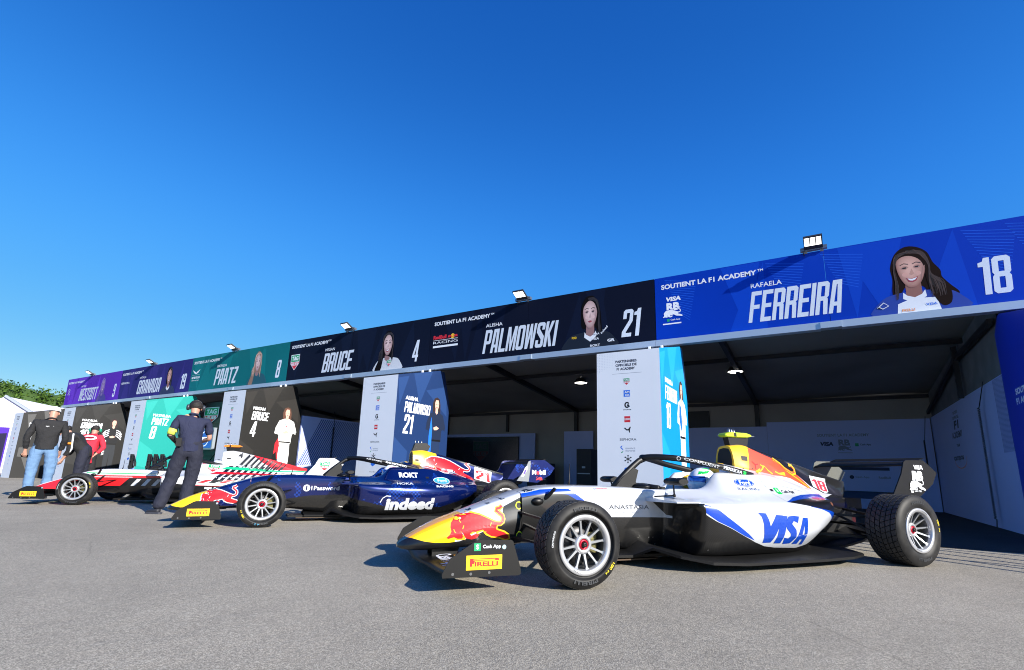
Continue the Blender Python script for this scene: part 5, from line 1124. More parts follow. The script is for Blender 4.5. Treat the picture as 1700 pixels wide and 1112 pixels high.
    # front wing artwork
    if L_['kind'] == 1:
        m = MB(); f2 = lambda u, v, l=0: (-.90+v+.03, -u, .128+v*.1+.001*l+.012)
        vs, fs = text2d('Cash App', .30, .06, .42, .08, .02); m.mesh([(-.885+.14*((v_-.06)/.08)+.02, -u_, .147+.012*((v_-.06)/.08)) for u_, v_ in vs], fs, WHITE)
        m.face([(-.74,-.83,.176),(-.74,-.45,.17),(-.62,-.45,.176),(-.62,-.83,.181)], mat('wing_orange', '#c98a1c', .35)); m.build('wing_print', o_w)
    # wheels
    marks = [('P ZERO', -35, TYY, .018, .05, .232), ('F4', -48, TYY, .012, .03, .228), ('CINTURATO', 170, TYW, .012, .1, .235), ('PIRELLI', 90, mat('tyre_mark_dull', '#34363a', .5), .022, .17, .228), ('PIRELLI', 270, mat('tyre_mark_dull', '#34363a', .5), .022, .17, .228)]
    if L_['kind'] == 2: marks[0] = ('P ZERO', 215, TYY, .018, .05, .232); marks[1] = ('F4', 200, TYY, .012, .03, .228); marks[2] = ('4 2', 262, mat('tyre_chalk_blue', '#3f93b8', .6), .02, .06, .232)
    if L_['kind'] == 3: marks[0] = ('P ZERO', 25, TYY, .018, .05, .232); marks[1] = ('F4', 10, TYY, .012, .03, .228)
    mk_r = [('P ZERO', 15, TYY, .018, .05, .245), ('F4', 0, TYY, .012, .03, .24), ('PIRELLI', 90, mat('tyre_mark_dull', '#34363a', .5), .022, .17, .24), ('PIRELLI', 270, mat('tyre_mark_dull', '#34363a', .5), .022, .17, .24)]
    for x, R, w, yo, front in ((0, .272, .232, .918, True), (3.27, .300, .30, .953, False)):
        for sd in (-1, 1):
            tb, rb, nb_, bb, kb = wheel_parts(x, sd, R, w, yo, front, None, marks if front else mk_r)
            o = rb.build('wheel', root); tb.build('tyre', o); nb_.build('wheel_nut', o); bb.build('brake_disc', o); kb.build('tyre_print', o)
    # suspension
    for sd in (-1, 1):
        su = MB()
        for a, b in (((-.22,.17,.245),(.0,.66,.20)),((.42,.2,.245),(.02,.66,.20)),((-.16,.18,.42),(.0,.66,.36)),((.36,.2,.42),(.03,.66,.36)),((.16,.2,.50),(.0,.64,.21)),((-.12,.18,.33),(-.09,.66,.28))):
            su.beam((a[0], sd*a[1], a[2]), (b[0], sd*b[1], b[2]), .026, .014, MBLK)
        su.ball((0, sd*.66, .27), .07, .03, .12, MBLK); su.ball((-.02, sd*.20, .50), .05, .03, .03, MBLK); su.beam((.05, sd*.2, .52), (.10, sd*.26, .60), .03, .02, MBLK); su.build('front_suspension', root); su = MB()
        for a, b in (((2.78,.16,.21),(3.25,.62,.2)),((3.5,.1,.24),(3.29,.62,.2)),((2.85,.16,.40),(3.25,.62,.38)),((3.5,.1,.42),(3.28,.62,.38)),((3.05,.16,.47),(3.24,.6,.22)),((3.42,.12,.30),(3.40,.6,.28)),((3.27,.1,.30),(3.27,.62,.29))):
            su.beam((a[0], sd*a[1], a[2]), (b[0], sd*b[1], b[2]), .028, .02, MBLK)
        su.beam((2.9, sd*.14, .52), (3.15, sd*.3, .40), .05, .05, MBLK)
        su.ball((3.27, sd*.62, .29), .08, .04, .12, MBLK); su.build('rear_suspension', root)
    m = MB(); m.box((3.05, -.11, .16), (3.6, .11, .42), MBLK); m.tube([(3.3, -.04, .36), (3.72, -.05, .40)], .035, STEEL, 10); m.box((3.6, -.06, .24), (3.72, .06, .34), mat('rain_light', '#3a0a0c', .3)); m.box((2.7, -.3, .12), (3.55, .3, .2), MBLK)
    for i in range(5): m.ball((2.95+.07*i, -.17-.02*(i % 2), .34+.03*((i*7) % 3)), .03, .03, .025, MBLK if i % 2 else STEEL, 8, 6)
    m.build('gearbox', root)
    # halo
    m = MB(); halo(m, L_.get('halo', MBLK)); o_h = m.build('halo', root); hal = m
    # mirrors
    for sd in (-1, 1):
        m = MB()
        rows = []
        for yy, k in ((-.095,.75),(-.08,1),(.08,1),(.095,.75)):
            rows.append([(1.06+.055*k*cos(a)*1.1+.0, sd*.50+yy, .672+.030*k*sin(a)) for a in [2*pi*i/12 for i in range(12)]])
        m.grid(rows, MBLK, True, True); m.face(rows[0], MBLK); m.face(rows[-1][::-1], MBLK)
        m.beam((1.06, sd*.47, .645), (1.08, sd*.45, .56), .012, .012, MBLK); m.beam((1.08, sd*.45, .56), (1.02, sd*.27, .545), .012, .012, MBLK); m.ball((1.08, sd*.45, .56), .014, .014, .014, MBLK, 8, 6)
        m.build('mirror', root)
    # rear wing
    EPR = [(3.895,.905),(3.93,.925),(4.205,.930),(4.265,.895),(4.40,.806),(4.31,.69),(4.07,.560),(3.68,.585),(3.84,.79)]
    rwm = L_['rw']
    for sd in (-1, 1):
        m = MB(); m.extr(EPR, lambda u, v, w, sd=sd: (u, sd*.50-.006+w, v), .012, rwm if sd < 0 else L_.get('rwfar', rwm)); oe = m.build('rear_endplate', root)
        if sd < 0:
            m = MB(); fr = lambda u, v, l=0: (u, -.5075-.0012*l, v)
            if L_['kind'] == 1:
                text(m, fr, 'VISA', 4.03, .835, .15, .045, WHITE, 1, .05, .12)
                text(m, fr, 'RB', 3.99, .72, .17, .10, WHITE, 1, .07, .08); small_bull(m, fr, 4.05, .675, .25, WHITE, 2.2, outline=CARB)
                poly(m, fr, rect(3.95,.603,3.985,.638), WHITE, 1); text(m, fr, 'Cash App', 4.0, .61, .11, .022, WHITE, 1)
            elif L_['kind'] == 2:
                poly(m, fr, [(3.68,.587),(3.84,.788),(3.893,.903),(3.93,.91),(3.93,.80),(3.90,.575)], mat('ep_silver', '#8f9498', .35, .6), .6)
                poly(m, fr, [(3.76,.66),(3.80,.65),(3.88,.78),(3.87,.83),(3.83,.80)], WHITE, 1.4); poly(m, fr, [(3.79,.69),(3.83,.70),(3.86,.77),(3.83,.77)], mat('violet_mark', '#5b3f9a', .5), 2)
                text(m, fr, 'M', 3.96, .69, .08, .075, WHITE, 1, .05); text(m, fr, 'o', 4.045, .69, .055, .055, REDP, 1, .05); text(m, fr, 'bil', 4.105, .69, .115, .08, WHITE, 1, .05)
                small_bull(m, fr, 4.10, .625, .13, REDP, 1, True)
            else: shield(m, fr, 4.03, .76, .20, .2, 1)
            m.build('plate_print', oe)
    m = MB()
    def rfoil(mb, secs, mm): foil(mb, secs, mm)
    rfoil(m, [(-.493,3.875,.868,.34,.15,.030),(-.25,3.86,.860,.35,.15,.036),(.25,3.86,.860,.35,.15,.036),(.44,3.87,.862,.345,.15,.036),(.493,3.875,.850,.34,.15,.030)], L_.get('rwfoil', CARB)); o_rw = m.build('rear_wing', root)
    m = MB(); rfoil(m, [(-.49,4.16,.925,.10,.32,.005),(.49,4.16,.925,.10,.32,.005)], L_.get('rwfoil', CARB)); m.build('wing_flap', o_rw)
    m = MB(); m.box((3.45, -.05, .42), (3.85, .05, .53), MBLK); m.extr([(3.66,.53),(3.80,.53),(3.9,.60),(3.76,.60)], lambda u, v, w: (u, -.4+w, v), .8, MBLK); m.build('crash_structure', root)
    m = MB(); tm_ = L_['tcam']
    if L_['kind'] == 2:
        m.extr([(2.06,1.015),(2.32,1.03),(2.35,1.10),(2.28,1.145),(2.10,1.135)], lambda u, v, w: (u, w-.04, v), .08, MBLK)
    else:
        m.extr([(2.10,1.02),(2.32,1.02),(2.34,1.10),(2.08,1.10)], lambda u, v, w: (u, w-.035, v), .07, MBLK)
        for yy, k_ in ((-.055, .8), (-.045, 1), (.045, 1)):
            P = [(2.03,1.116),(2.06,1.100),(2.31,1.101),(2.37,1.116),(2.36,1.134),(2.31,1.148),(2.12,1.150),(2.05,1.138)]
            if yy < -.05: m.grid([[(2.2+(x-2.2)*.96, -.056, 1.125+(z-1.125)*.7) for x, z in P], [(x, -.045, z) for x, z in P]], tm_, True, True); m.face([(2.2+(x-2.2)*.96, -.056, 1.125+(z-1.125)*.7) for x, z in P][::-1], tm_)
            elif yy < 0: m.grid([[(x, -.045, z) for x, z in P], [(x, .045, z) for x, z in P]], tm_, True, True)
            else: m.grid([[(x, .045, z) for x, z in P], [(2.2+(x-2.2)*.96, .056, 1.125+(z-1.125)*.7) for x, z in P]], tm_, True, True); m.face([(2.2+(x-2.2)*.96, .056, 1.125+(z-1.125)*.7) for x, z in P], tm_)
        m.box((2.14, -.058, 1.108), (2.17, .058, 1.143), MBLK)
    for yy in (-.03, .0, .03): m.lathe([(.014, 0), (.011, .03), (.002, .036)], lambda a, b, h, yy=yy: (2.16+yy*2+a, yy+b, 1.15+h), STEEL, 8)
    if L_['kind'] == 1:
        m.extr([(2.36,1.112),(2.36,1.134),(2.45,1.120)], lambda u, v, w: (u, w-.02, v), .04, STEEL)
    m.build('camera_pod', root)
    m = MB(); m.tube([(.35, 0, .62), (.36, 0, .66), (.362, 0, .80)], [.012, .005, .003], MBLK, 6); m.build('antenna', root)
    # ---- artwork wrapped on the body
    PJ = Projector([nose, body, cover]); HP = Projector([hal])
    L_['art'](PJ, HP, root, o_nose, o_body, o_cov, o_h)
    return root
# ------------------------------------------------------------------ liveries
PWT = mat('paint_white', '#c8ccd2', .3, coat=.7); PNV = mat('paint_visa_blue', '#003da8', .35, coat=.6)
BRED = mat('paint_bull_red', '#b60d16', .35, coat=.6); BYEL = mat('paint_bull_yellow', '#f6b80c', .35, coat=.6); PGR = mat('paint_green', '#00b843', .4, coat=.5)
PK = mat('paint_ink', '#15161c', .4); PINK = mat('paint_warm_red', '#e0403c', .35, coat=.6)
SILV = mat('sticker_slate', '#3a4a78', .4)
def bull_on(PJ, mb, aff, fill, line, s=1.0, detail=True, off=.002):
    b, t_ = bull(aff)
    PJ.poly(mb, grow(b, .011*s), line, off); PJ.poly(mb, stroke(t_, .036*s), line, off)
    PJ.poly(mb, b, fill, off+.0012); PJ.poly(mb, stroke(t_, .019*s), fill, off+.0012)
    if detail:
        f = lambda P: [aff(*p) for p in P]
        for P in ([(-.617,.375),(-.622,.358),(-.612,.345)], [(-.60,.30),(-.59,.325)], [(-.428,.285),(-.43,.262),(-.395,.248),(-.33,.236)], [(-.665,.30),(-.66,.285),(-.652,.275)], [(-.60,.262),(-.58,.238)], [(-.385,.345),(-.395,.32)]):
            PJ.poly(mb, stroke(f(P), .006*s), line, off+.0024)
# --- car 1: white, blue and carbon
n1 = livery('white_car_nose', '#bfc3ca', [
    ('#f2a50e', flat(-1.06, -.655, -.1), [(-1.06,.9),(-.655,.9)]),
    ('#f8cc18', flat(-1.06, -.655, -.1), [(-1.06,.18),(-.9,.265),(-.655,.372)]),
    ('#f0b52a', [(-.66,.34),(-.60,.40)], [(-.66,.9),(-.60,.401)]),
    ('carbon', flat(-1.06, -.14, -.1), [(-1.06,.25),(-.998,.243),(-.958,.24),(-.875,.219),(-.80,.209),(-.70,.209),(-.62,.218),(-.56,.238),(-.5,.26),(-.43,.29),(-.345,.30),(-.335,.34),(-.30,.38),(-.287,.46),(-.14,.535)]),
    ], rough=.28)
b1 = livery('white_car_body', '#bfc3ca', [
    ('#003fae', [(-.16,.50),(.39,.50)], [(-.16,.555),(-.09,.566),(.01,.589),(.13,.597),(.25,.596),(.39,.502)]),
    ('carbon', flat(-.16, 3.7, -.1), [(-.16,.525),(-.09,.540),(.03,.555),(.13,.562),(.237,.553),(.32,.510),(.39,.47),(.60,.379),(1.0,.376),(1.163,.372),(1.165,.47),(1.20,.43),(1.30,.375),(1.43,.324),(1.56,.263),(1.68,.212),(1.80,.175),(1.93,.158),(2.23,.14),(2.40,.162),(2.5,.21),(2.60,.27),(2.72,.31),(2.80,.34),(2.9,.37),(3.06,.52),(3.7,.6)]),
    ('carbon', [(.985,.519),(1.15,.39)], [(.985,.535),(1.15,.535)]), ('#050506', flat(1.149, 1.208, -.1), flat(1.149, 1.208, .508)),  # notch under the duct lip: shadow painted as carbon; inlet face black
    ('#003fae', [(1.207,.440),(1.307,.377),(1.433,.326),(1.56,.265),(1.665,.226)], [(1.207,.500),(1.25,.494),(1.32,.464),(1.405,.405),(1.50,.345),(1.60,.280),(1.665,.229)]),
    ('carbon', [(2.14,.519),(2.36,.49),(2.60,.458),(2.763,.440),(2.913,.415),(3.0,.38),(3.08,.3)], [(2.14,.520),(2.40,.536),(2.65,.542),(2.90,.535),(3.08,.515)]),
    ('#003fae', [(2.14,.519),(2.40,.536),(2.65,.542),(2.90,.535),(3.08,.515)], [(2.14,.521),(2.34,.553),(2.57,.570),(2.82,.574),(3.08,.57)]),
    ('#003fae', [(2.42,.478),(2.60,.452),(2.74,.42),(2.83,.37),(2.88,.30),(3.07,.29)], [(2.42,.482),(2.60,.458),(2.763,.440),(2.913,.415),(3.0,.38),(3.07,.33)]),
    ], rough=.28)
v1 = livery('white_car_cover', '#bfc3ca', [
    ('#f5bd16', flat(2.04, 2.36, .745), [(2.04,1.2),(2.36,1.2)]),
    ('#e8502c', [(2.19,.76),(2.30,.75),(2.6,.738),(2.75,.72),(2.9,.665),(3.06,.605)], [(2.19,.762),(2.285,1.005),(2.40,.975),(2.62,.908),(2.76,.83),(2.95,.74),(3.06,.62)]),
    ('carbon', [(2.30,1.003),(2.42,.966),(2.62,.908),(2.76,.83),(2.95,.74),(3.06,.65),(3.25,.58),(3.68,.50)], [(2.30,1.2),(3.68,1.2)]),
    ], rough=.3)
def art1(PJ, HP, root, on, ob, oc, oh):
    m = MB(); bull_on(PJ, m, lambda x, z: (x, z), mat('bull_pinkred', '#b80c18', .35, coat=.3), BYEL); m.build('bull_emblem', on)
    m = MB()
    for z in (.468, .252): PJ.poly(m, ell(-.165, z, .026, .03), mat('ring_yellow', '#d6e21c', .5), .003, [ell(-.165, z, .019, .022)]); PJ.poly(m, ell(-.165, z, .018, .021), DRK, .003)
    PJ.poly(m, rect(-.1505, .19, -.1455, .54), DRK, .0015); m.build('jack_point', on)
    m = MB()
    for t_, x, z in (('cs', -.55, .425), ('YANA', -.41, .47), ('BELL', -.30, .505)): PJ.text(m, t_, x, z, .035, .014, PK, rot=.38)
    PJ.text(m, 'M&A', -.115, .565, .09, .016, PK, rot=.2, bold=.04); m.build('nose_print', on)
    m = MB(); PJ.text(m, 'ANASTASIA', .60, .440, .37, .033, mat('paint_slate', '#30343c', .4), bold=-.002); PJ.text(m, 'BEVERLY HILLS', .66, .412, .22, .010, mat('paint_pale_grey', '#b8bcc2', .4), bold=-.005)
    PJ.text(m, 'Y', .47, .592, .03, .01, PNV); PJ.text(m, 'tommy', .50, .596, .10, .009, BRED)
    class _V:
        def poly(_, mb, P, c, **k):
            T = lambda Q: [(1.705+(x-1.765)*1.12, .300+(z-.300)*1.08) for x, z in Q]
            if 'holes' in k: k['holes'] = [T(h) for h in k['holes']]
            PJ.poly(mb, T(P), c, **k)
    VJ = _V()
    x0 = 1.765
    VJ.poly(m, [(x0,.430),(x0+.075,.425),(x0+.098,.375),(x0+.11,.33),(x0+.175,.413),(x0+.245,.408),(x0+.13,.212),(x0+.05,.212),(x0+.045,.345),(x0+.03,.40)], PNV)
    VJ.poly(m, [(x0+.215,.407),(x0+.29,.402),(x0+.235,.202),(x0+.165,.205)], PNV)
    VJ.poly(m, [(x0+.415,.398),(x0+.395,.350),(x0+.35,.366),(x0+.33,.345),(x0+.375,.30),(x0+.385,.245),(x0+.345,.198),(x0+.265,.195),(x0+.255,.245),(x0+.30,.238),(x0+.318,.255),(x0+.315,.272),(x0+.275,.31),(x0+.265,.355),(x0+.30,.40),(x0+.35,.405)], PNV)
    VJ.poly(m, [(x0+.37,.190),(x0+.435,.190),(x0+.442,.225),(x0+.475,.222),(x0+.472,.182),(x0+.515,.178),(x0+.52,.385),(x0+.46,.388)], PNV, holes=[[(x0+.45,.262),(x0+.476,.26),(x0+.475,.335)]])
    PJ.poly(m, ell(1.892, .671, .108, .033, 32), PNV); PJ.poly(m, ell(1.892, .671, .101, .029, 32), PWT, .0024, [ell(1.892, .671, .097, .026, 32)]); PJ.text(m, 'Ford', 1.83, .652, .12, .036, PWT, .0028, .03, .25)
    PJ.text(m, 'RACING', 1.772, .607, .238, .022, SILV, bold=0)
    PJ.poly(m, rect(2.200,.578,2.262,.632), PGR); PJ.text(m, '$', 2.220, .586, .022, .038, PWT, .003, .03); PJ.text(m, 'Cash App', 2.285, .577, .20, .034, PK, bold=.01)
    PJ.poly(m, rect(2.142,.600,2.180,.620), DRK)
    PJ.poly(m, stroke([(2.12,.75),(2.115,.66),(2.14,.52)], .003), mat('seam_grey', '#8a8f96', .5)); PJ.poly(m, stroke([(2.12,.645),(2.36,.645),(2.66,.60)], .0025), mat('seam_grey', '#8a8f96', .5))
    for x, z in ((1.27,.155),(1.05,.16),(.98,.215),(1.02,.215),(1.12,.24),(1.13,.30)): PJ.poly(m, ell(x, z, .006, .006, 10), STEEL)
    PJ.poly(m, ell(2.96, .487, .045, .018, 16), mat('vent_copper', '#a06a50', .35, .6))
    m.build('body_print', ob)
    m = MB(); bl = lambda x, z: (2.24+(x+.7)*1.55+(z-.3)*.25, .775+(z-.26)*.72-(x+.7)*.30)
    b, t_ = bull(bl)
    for P in ([(2.25,.76),(2.35,.80),(2.33,.77),(2.42,.83),(2.45,.79),(2.5,.755)], [(2.55,.78),(2.6,.76),(2.7,.77),(2.68,.74)], [(2.74,.80),(2.82,.75),(2.9,.71),(3.02,.63)], [(2.37,.84),(2.41,.82)]):
        PJ.poly(m, stroke(P, .013), BYEL, .0025)
    PJ.poly(m, stroke([(2.62,.905),(2.70,.86),(2.76,.80),(2.83,.765),(2.90,.77),(2.925,.81),(2.90,.845),(2.855,.85)], .034), BYEL, .002)
    PJ.poly(m, stroke([(2.62,.90),(2.69,.855),(2.75,.80),(2.83,.768),(2.895,.776),(2.91,.81),(2.89,.838),(2.865,.84)], .012), PINK, .0035)
    PJ.poly(m, stroke([(2.27,.87),(2.30,.84),(2.34,.845)], .008), BRED, .0025); PJ.poly(m, stroke([(2.29,.80),(2.30,.835)], .008), BRED, .003)
    PJ.poly(m, [(2.145,.875),(2.215,.872),(2.225,.915),(2.15,.92)], DRK, .002)
    for x, z in ((2.14,.80),(2.25,.80)): PJ.poly(m, ell(x, z, .007, .008, 8), PK)
    m.build('engine_cover_print', oc)
    m = MB(); q = [(3.115,.64),(3.145,.752),(3.385,.722),(3.365,.588),(3.30,.572)]
    PJ.poly(m, q, PWT, .004); ln = mat('number_red', '#e02838', .35)
    for o_, h_ in block('18', 3.15, .618, .20, .105, .1): 
        PJ.poly(m, [(x, z-(x-3.15)*.16) for x, z in o_], ln, .0055, [[(x, z-(x-3.15)*.16) for x, z in hh] for hh in h_])
    m.build('race_number', oc)
    m = MB(); HP.text(m, 'CONFLUENT', 1.36, .855, .33, .022, PWT, .002, 0, rot=-.20); HP.text(m, 'FERREIRA', 1.73, .789, .22, .026, PWT, .002, .05, rot=-.20); HP.poly(m, [(1.955,.748),(1.99,.74),(1.995,.766),(1.96,.774)], PGR, .002)
    HP.poly(m, ell(1.32, .868, .016, .016), PWT, .002, [ell(1.32, .868, .012, .012)]); m.build('halo_print', oh)
CAR1 = dict(kind=1, label='white race car with blue and carbon sidepods, yellow nose and number 18, nearest the camera', nose=n1, body=b1, cover=v1, rw=CARB, rwfar=mat('endplate_lit_grey', '#6f716b', .4, .3), lip=PWT, tcam=mat('pod_lime', '#b9d61a', .4, coat=.4), headrest=mat('headrest_yellow', '#d9a31a', .5), art=art1)  # far endplate's paler grey has the sun and gloss painted in
# --- car 2: metallic dark blue
NB = (.002, .010, .10)
n2 = livery('blue_car_nose', NB, [('#f6c510', flat(-1.06, -.60, -.1), [(-1.06,.9),(-.60,.9)]), ('carbon', flat(-1.06, -.14, -.1), [(-1.06,.24),(-.99,.21),(-.9,.195),(-.75,.205),(-.66,.225),(-.14,.2)])], metal=.55, rough=.3, coat=.8, noise=((.006,.03,.24), 5))
b2 = livery('blue_car_body', NB, [('carbon', flat(-.16, 3.7, -.1), [(-.16,.2),(.3,.3),(.6,.345),(1.05,.36),(1.16,.31),(1.56,.215),(1.75,.205),(2.39,.20),(2.6,.25),(2.9,.33),(3.06,.40),(3.1,.62),(3.7,.62)])], metal=.5, rough=.2, coat=1.0, noise=((.008,.05,.34), 4))
v2 = livery('blue_car_cover', NB, [('#f6c510', flat(2.04, 2.45, .60), [(2.04,1.2),(2.45,1.2)]), ('carbon', [(2.45,.985),(2.7,.905),(3.68,.66)], [(2.45,1.2),(3.68,1.2)])], metal=.55, rough=.3, coat=.8)
def art2(PJ, HP, root, on, ob, oc, oh):
    m = MB(); bull_on(PJ, m, lambda x, z: (x+.0, z+.005), BRED, PWT); m.build('bull_emblem', on)
    m = MB(); PJ.poly(m, ell(.55, .445, .046, .046), PWT, .002, [rect(.541,.418,.559,.472)]); PJ.text(m, '1Password', .61, .415, .37, .058, PWT, bold=.025)
    PJ.text(m, 'indeed', 1.545, .165, .70, .165, PWT, bold=.05, shear=.08)
    PJ.poly(m, stroke([(1.47,.27),(1.50,.33),(1.55,.36),(1.61,.355)], .012), PWT)
    PJ.text(m, 'ROKT', 1.775, .607, .29, .075, PWT, bold=.05)
    PJ.poly(m, ell(2.43, .568, .142, .052, 32), PWT, .002); PJ.poly(m, ell(2.43, .568, .130, .044, 32), mat('paint_sky_blue', '#2f9ae0', .35), .0032); PJ.text(m, 'Ford', 2.35, .545, .16, .05, PWT, .0044, .03, .25)
    PJ.text(m, 'RACING', 2.29, .478, .29, .026, PWT, bold=.05)
    PJ.text(m, 'HOKA', 1.70, .512, .24, .028, PWT, bold=.03, shear=.3)
    for x, z in ((1.13,.17),(1.0,.20),(1.17,.25),(1.6,.10),(2.2,.11)): PJ.poly(m, ell(x, z, .006, .006, 10), STEEL)
    PJ.poly(m, [(2.18,.60),(2.23,.60),(2.23,.625),(2.18,.625)], DRK)
    m.build('body_print', ob)
    m = MB(); bull_on(PJ, m, lambda x, z: (2.22+(x+.7)*1.95+(z-.3)*.35, .815+(z-.27)*1.15-(x+.7)*.44), BRED, PWT, 1.3)
    PJ.poly(m, [(2.09,.86),(2.145,.858),(2.145,.885),(2.09,.888)], DRK, .002); PJ.poly(m, [(2.14,.905),(2.19,.90),(2.175,.945)], BRED, .002)
    m.build('engine_cover_print', oc)
    m = MB(); q = [(3.10,.60),(3.14,.80),(3.46,.715),(3.42,.52)]; PJ.poly(m, q, PWT, .004)
    for o_, h_ in block('21', 3.14, .585, .26, .15, .12): PJ.poly(m, [(x, z-(x-3.14)*.24+.02) for x, z in o_], BRED, .0055, [[(x, z-(x-3.14)*.24+.02) for x, z in hh] for hh in h_])
    m.build('race_number', oc)
    m = MB(); HP.text(m, 'AIRTRADE', 1.32, .862, .22, .02, PWT, .002, .02, rot=-.19); HP.text(m, 'PALMOWSKI', 1.59, .814, .32, .026, PWT, .002, .05, rot=-.19); m.build('halo_print', oh)
CAR2 = dict(kind=2, label='metallic dark blue race car with yellow airbox, red bulls and number 21', nose=n2, body=b2, cover=v2, rw=livery('blue_car_endplate', (.006,.014,.12), [], metal=.5, rough=.3, coat=.7, noise=((.012,.06,.42), 9)), rwfoil=MBLK, lip=b2, tcam=MBLK, headrest=mat('headrest_yellow2', '#e8b80e', .5), art=art2)
# --- car 3: white, red, green and black stripes
n3 = livery('striped_car_nose', '#bfc1c6', [('#d81f26', [(-.95,.17),(-.5,.17),(-.14,.22)], [(-.95,.262),(-.5,.43),(-.14,.525)]), ('#101114', flat(-1.06, -.14, -.1), [(-1.06,.18),(-.95,.19),(-.14,.24)])], rough=.3)
b3 = livery('striped_car_body', '#bfc1c6', [
    ('#18a05c', [(-.15,.532),(1.0,.528)], [(-.15,.548),(1.0,.542)]),
    ('#d81f26', [(-.15,.30),(.43,.306),(.55,.44),(1.2,.47)], [(-.15,.50),(.6,.502),(1.2,.500)]),
    ('#101114', flat(-.15, 3.7, -.1), [(-.15,.24),(.06,.31),(.43,.308),(.56,.455),(1.10,.465),(1.16,.40),(1.6,.36),(2.2,.33),(2.6,.33),(3.0,.38),(3.7,.5)]),
    ], rough=.3)
v3 = livery('striped_car_cover', '#bfc1c6', [('#d81f26', [(2.62,.935),(2.80,.80),(3.05,.665),(3.68,.65)], [(2.62,1.1),(3.68,1.1)])], rough=.3)
def art3(PJ, HP, root, on, ob, oc, oh):
    BK = mat('paint_stripe_black', '#0e0f12', .35, coat=.5)
    def tagl(mb, PJ, u, v, w, h):
        S_ = [(u-w/2, v+h/2), (u-w/2, v-h*.08), (u, v-h/2), (u+w/2, v-h*.08), (u+w/2, v+h/2)][::-1]
        PJ.poly(mb, grow(S_, .006), PWT, .002); PJ.poly(mb, rect(u-w/2, v+h*.04, u+w/2, v+h/2), GREENP, .0034)
        PJ.poly(mb, [(u-w/2, v+h*.01), (u-w/2, v-h*.08), (u, v-h/2), (u+w/2, v-h*.08), (u+w/2, v+h*.01)][::-1], REDP, .0034)
        PJ.text(mb, 'TAG', u-w*.38, v+h*.12, w*.76, h*.28, PWT, .0046, .04); PJ.text(mb, 'HEUER', u-w*.42, v-h*.22, w*.84, h*.2, PWT, .0046, .03)
    m = MB()
    for i in range(5):
        x = .60+i*.17; PJ.poly(m, [(x,.315),(x+.07,.315),(x+.16,.44),(x+.09,.44)], PWT)
    PJ.poly(m, [(.0,.462),(.62,.466),(.60,.478),(0,.474)], PWT, .0022)
    tagl(m, PJ, 1.98, .675, .20, .15); tagl(m, PJ, 1.63, .24, .12, .12)
    PJ.text(m, 'TAG', 1.93, .17, .36, .15, PWT, .002, .05)
    for i in range(9):
        x = 2.02+i*.115; w = .075-.004*i; PJ.poly(m, [(x,.42),(x+w,.42),(x+w+.22,.72),(x+.22,.72)], BK, .0022)
    PJ.poly(m, [(1.95,.56),(2.6,.555),(3.2,.54),(3.2,.56),(2.6,.59),(2.05,.605)], BRED, .0034)
    for i in range(6):
        x = 1.62+i*.18; PJ.poly(m, [(x,.40),(x+.1,.395),(x+.25,.45),(x+.14,.455)], BRED if i % 2 else BK, .003)
    PJ.poly(m, [(1.65,.345),(2.5,.325),(2.5,.332),(1.65,.355)], BRED, .003)
    m.build('body_print', ob)
    m = MB(); PJ.text(m, '4', 2.33, .885, .09, .105, BK, .002, .03)
    for i in range(9):
        x = 2.32+i*.105; w = .062-.0045*i; P = [(x,.66),(x+w,.66),(x+w+.23,1.0),(x+.23,1.0)]; PJ.poly(m, P, BK, .0022)
    PJ.poly(m, [(2.12,.66),(2.2,.70),(2.6,.69),(3.1,.64),(3.66,.655),(3.6,.625),(3.0,.615),(2.5,.64)], mat('paint_stripe_green', '#16a877', .35, coat=.5), .0034)
    PJ.poly(m, [(2.14,.86),(2.21,.86),(2.21,.885),(2.14,.885)], DRK, .002)
    m.build('engine_cover_print', oc)
CAR3 = dict(kind=3, label='white race car with red, green and black stripes and number 4, farthest of the three', nose=n3, body=b3, cover=v3, rw=mat('paint_white', '#eef0f2', .3), rwfoil=MBLK, lip=PWT, tcam=mat('pod_orange', '#e07a1c', .4, coat=.4), headrest=MBLK, art=art3)
cars = [build_car((-2.0958, 3.6903, .92), CAR1), build_car((-6.6828, 4.3074, 1.0239), CAR2), build_car((-11.95, 4.35, .88), CAR3)]
# ------------------------------------------------------------------ people
def skin_mesh(chains, m, parent, name, sub=2, smooth=True, root=0):
    # chains: list of lists of (key, (x, y, z), radius or (rx, ry)); shared keys join
    keys = {}; co = []; rad = []; ed = []
    for ch in chains:
        prev = None
        for k, p, r in ch:
            if k not in keys: keys[k] = len(co); co.append(p); rad.append(r if isinstance(r, tuple) else (r, r))
            if prev is not None and prev != keys[k]: ed.append((prev, keys[k]))
            prev = keys[k]
    me = bpy.data.meshes.new(name); me.from_pydata(co, ed, []); o = bpy.data.objects.new(name, me); COL.objects.link(o)
    md = o.modifiers.new('s', 'SKIN'); md.use_smooth_shade = smooth
    for i, r in enumerate(rad): me.skin_vertices[0].data[i].radius = r
    me.skin_vertices[0].data[root].use_root = True
    ms = o.modifiers.new('u', 'SUBSURF'); ms.levels = sub; ms.render_levels = sub
    dg = bpy.context.evaluated_depsgraph_get(); me2 = bpy.data.meshes.new_from_object(o.evaluated_get(dg))
    bpy.data.objects.remove(o); me2.name = name; me2.materials.clear(); me2.materials.append(m)
    for p in me2.polygons: p.use_smooth = smooth
    o = bpy.data.objects.new(name, me2); COL.objects.link(o)
    if parent: o.parent = parent
    return o
def lerp(a, b, t): return tuple(a[i]+(b[i]-a[i])*t for i in range(3))
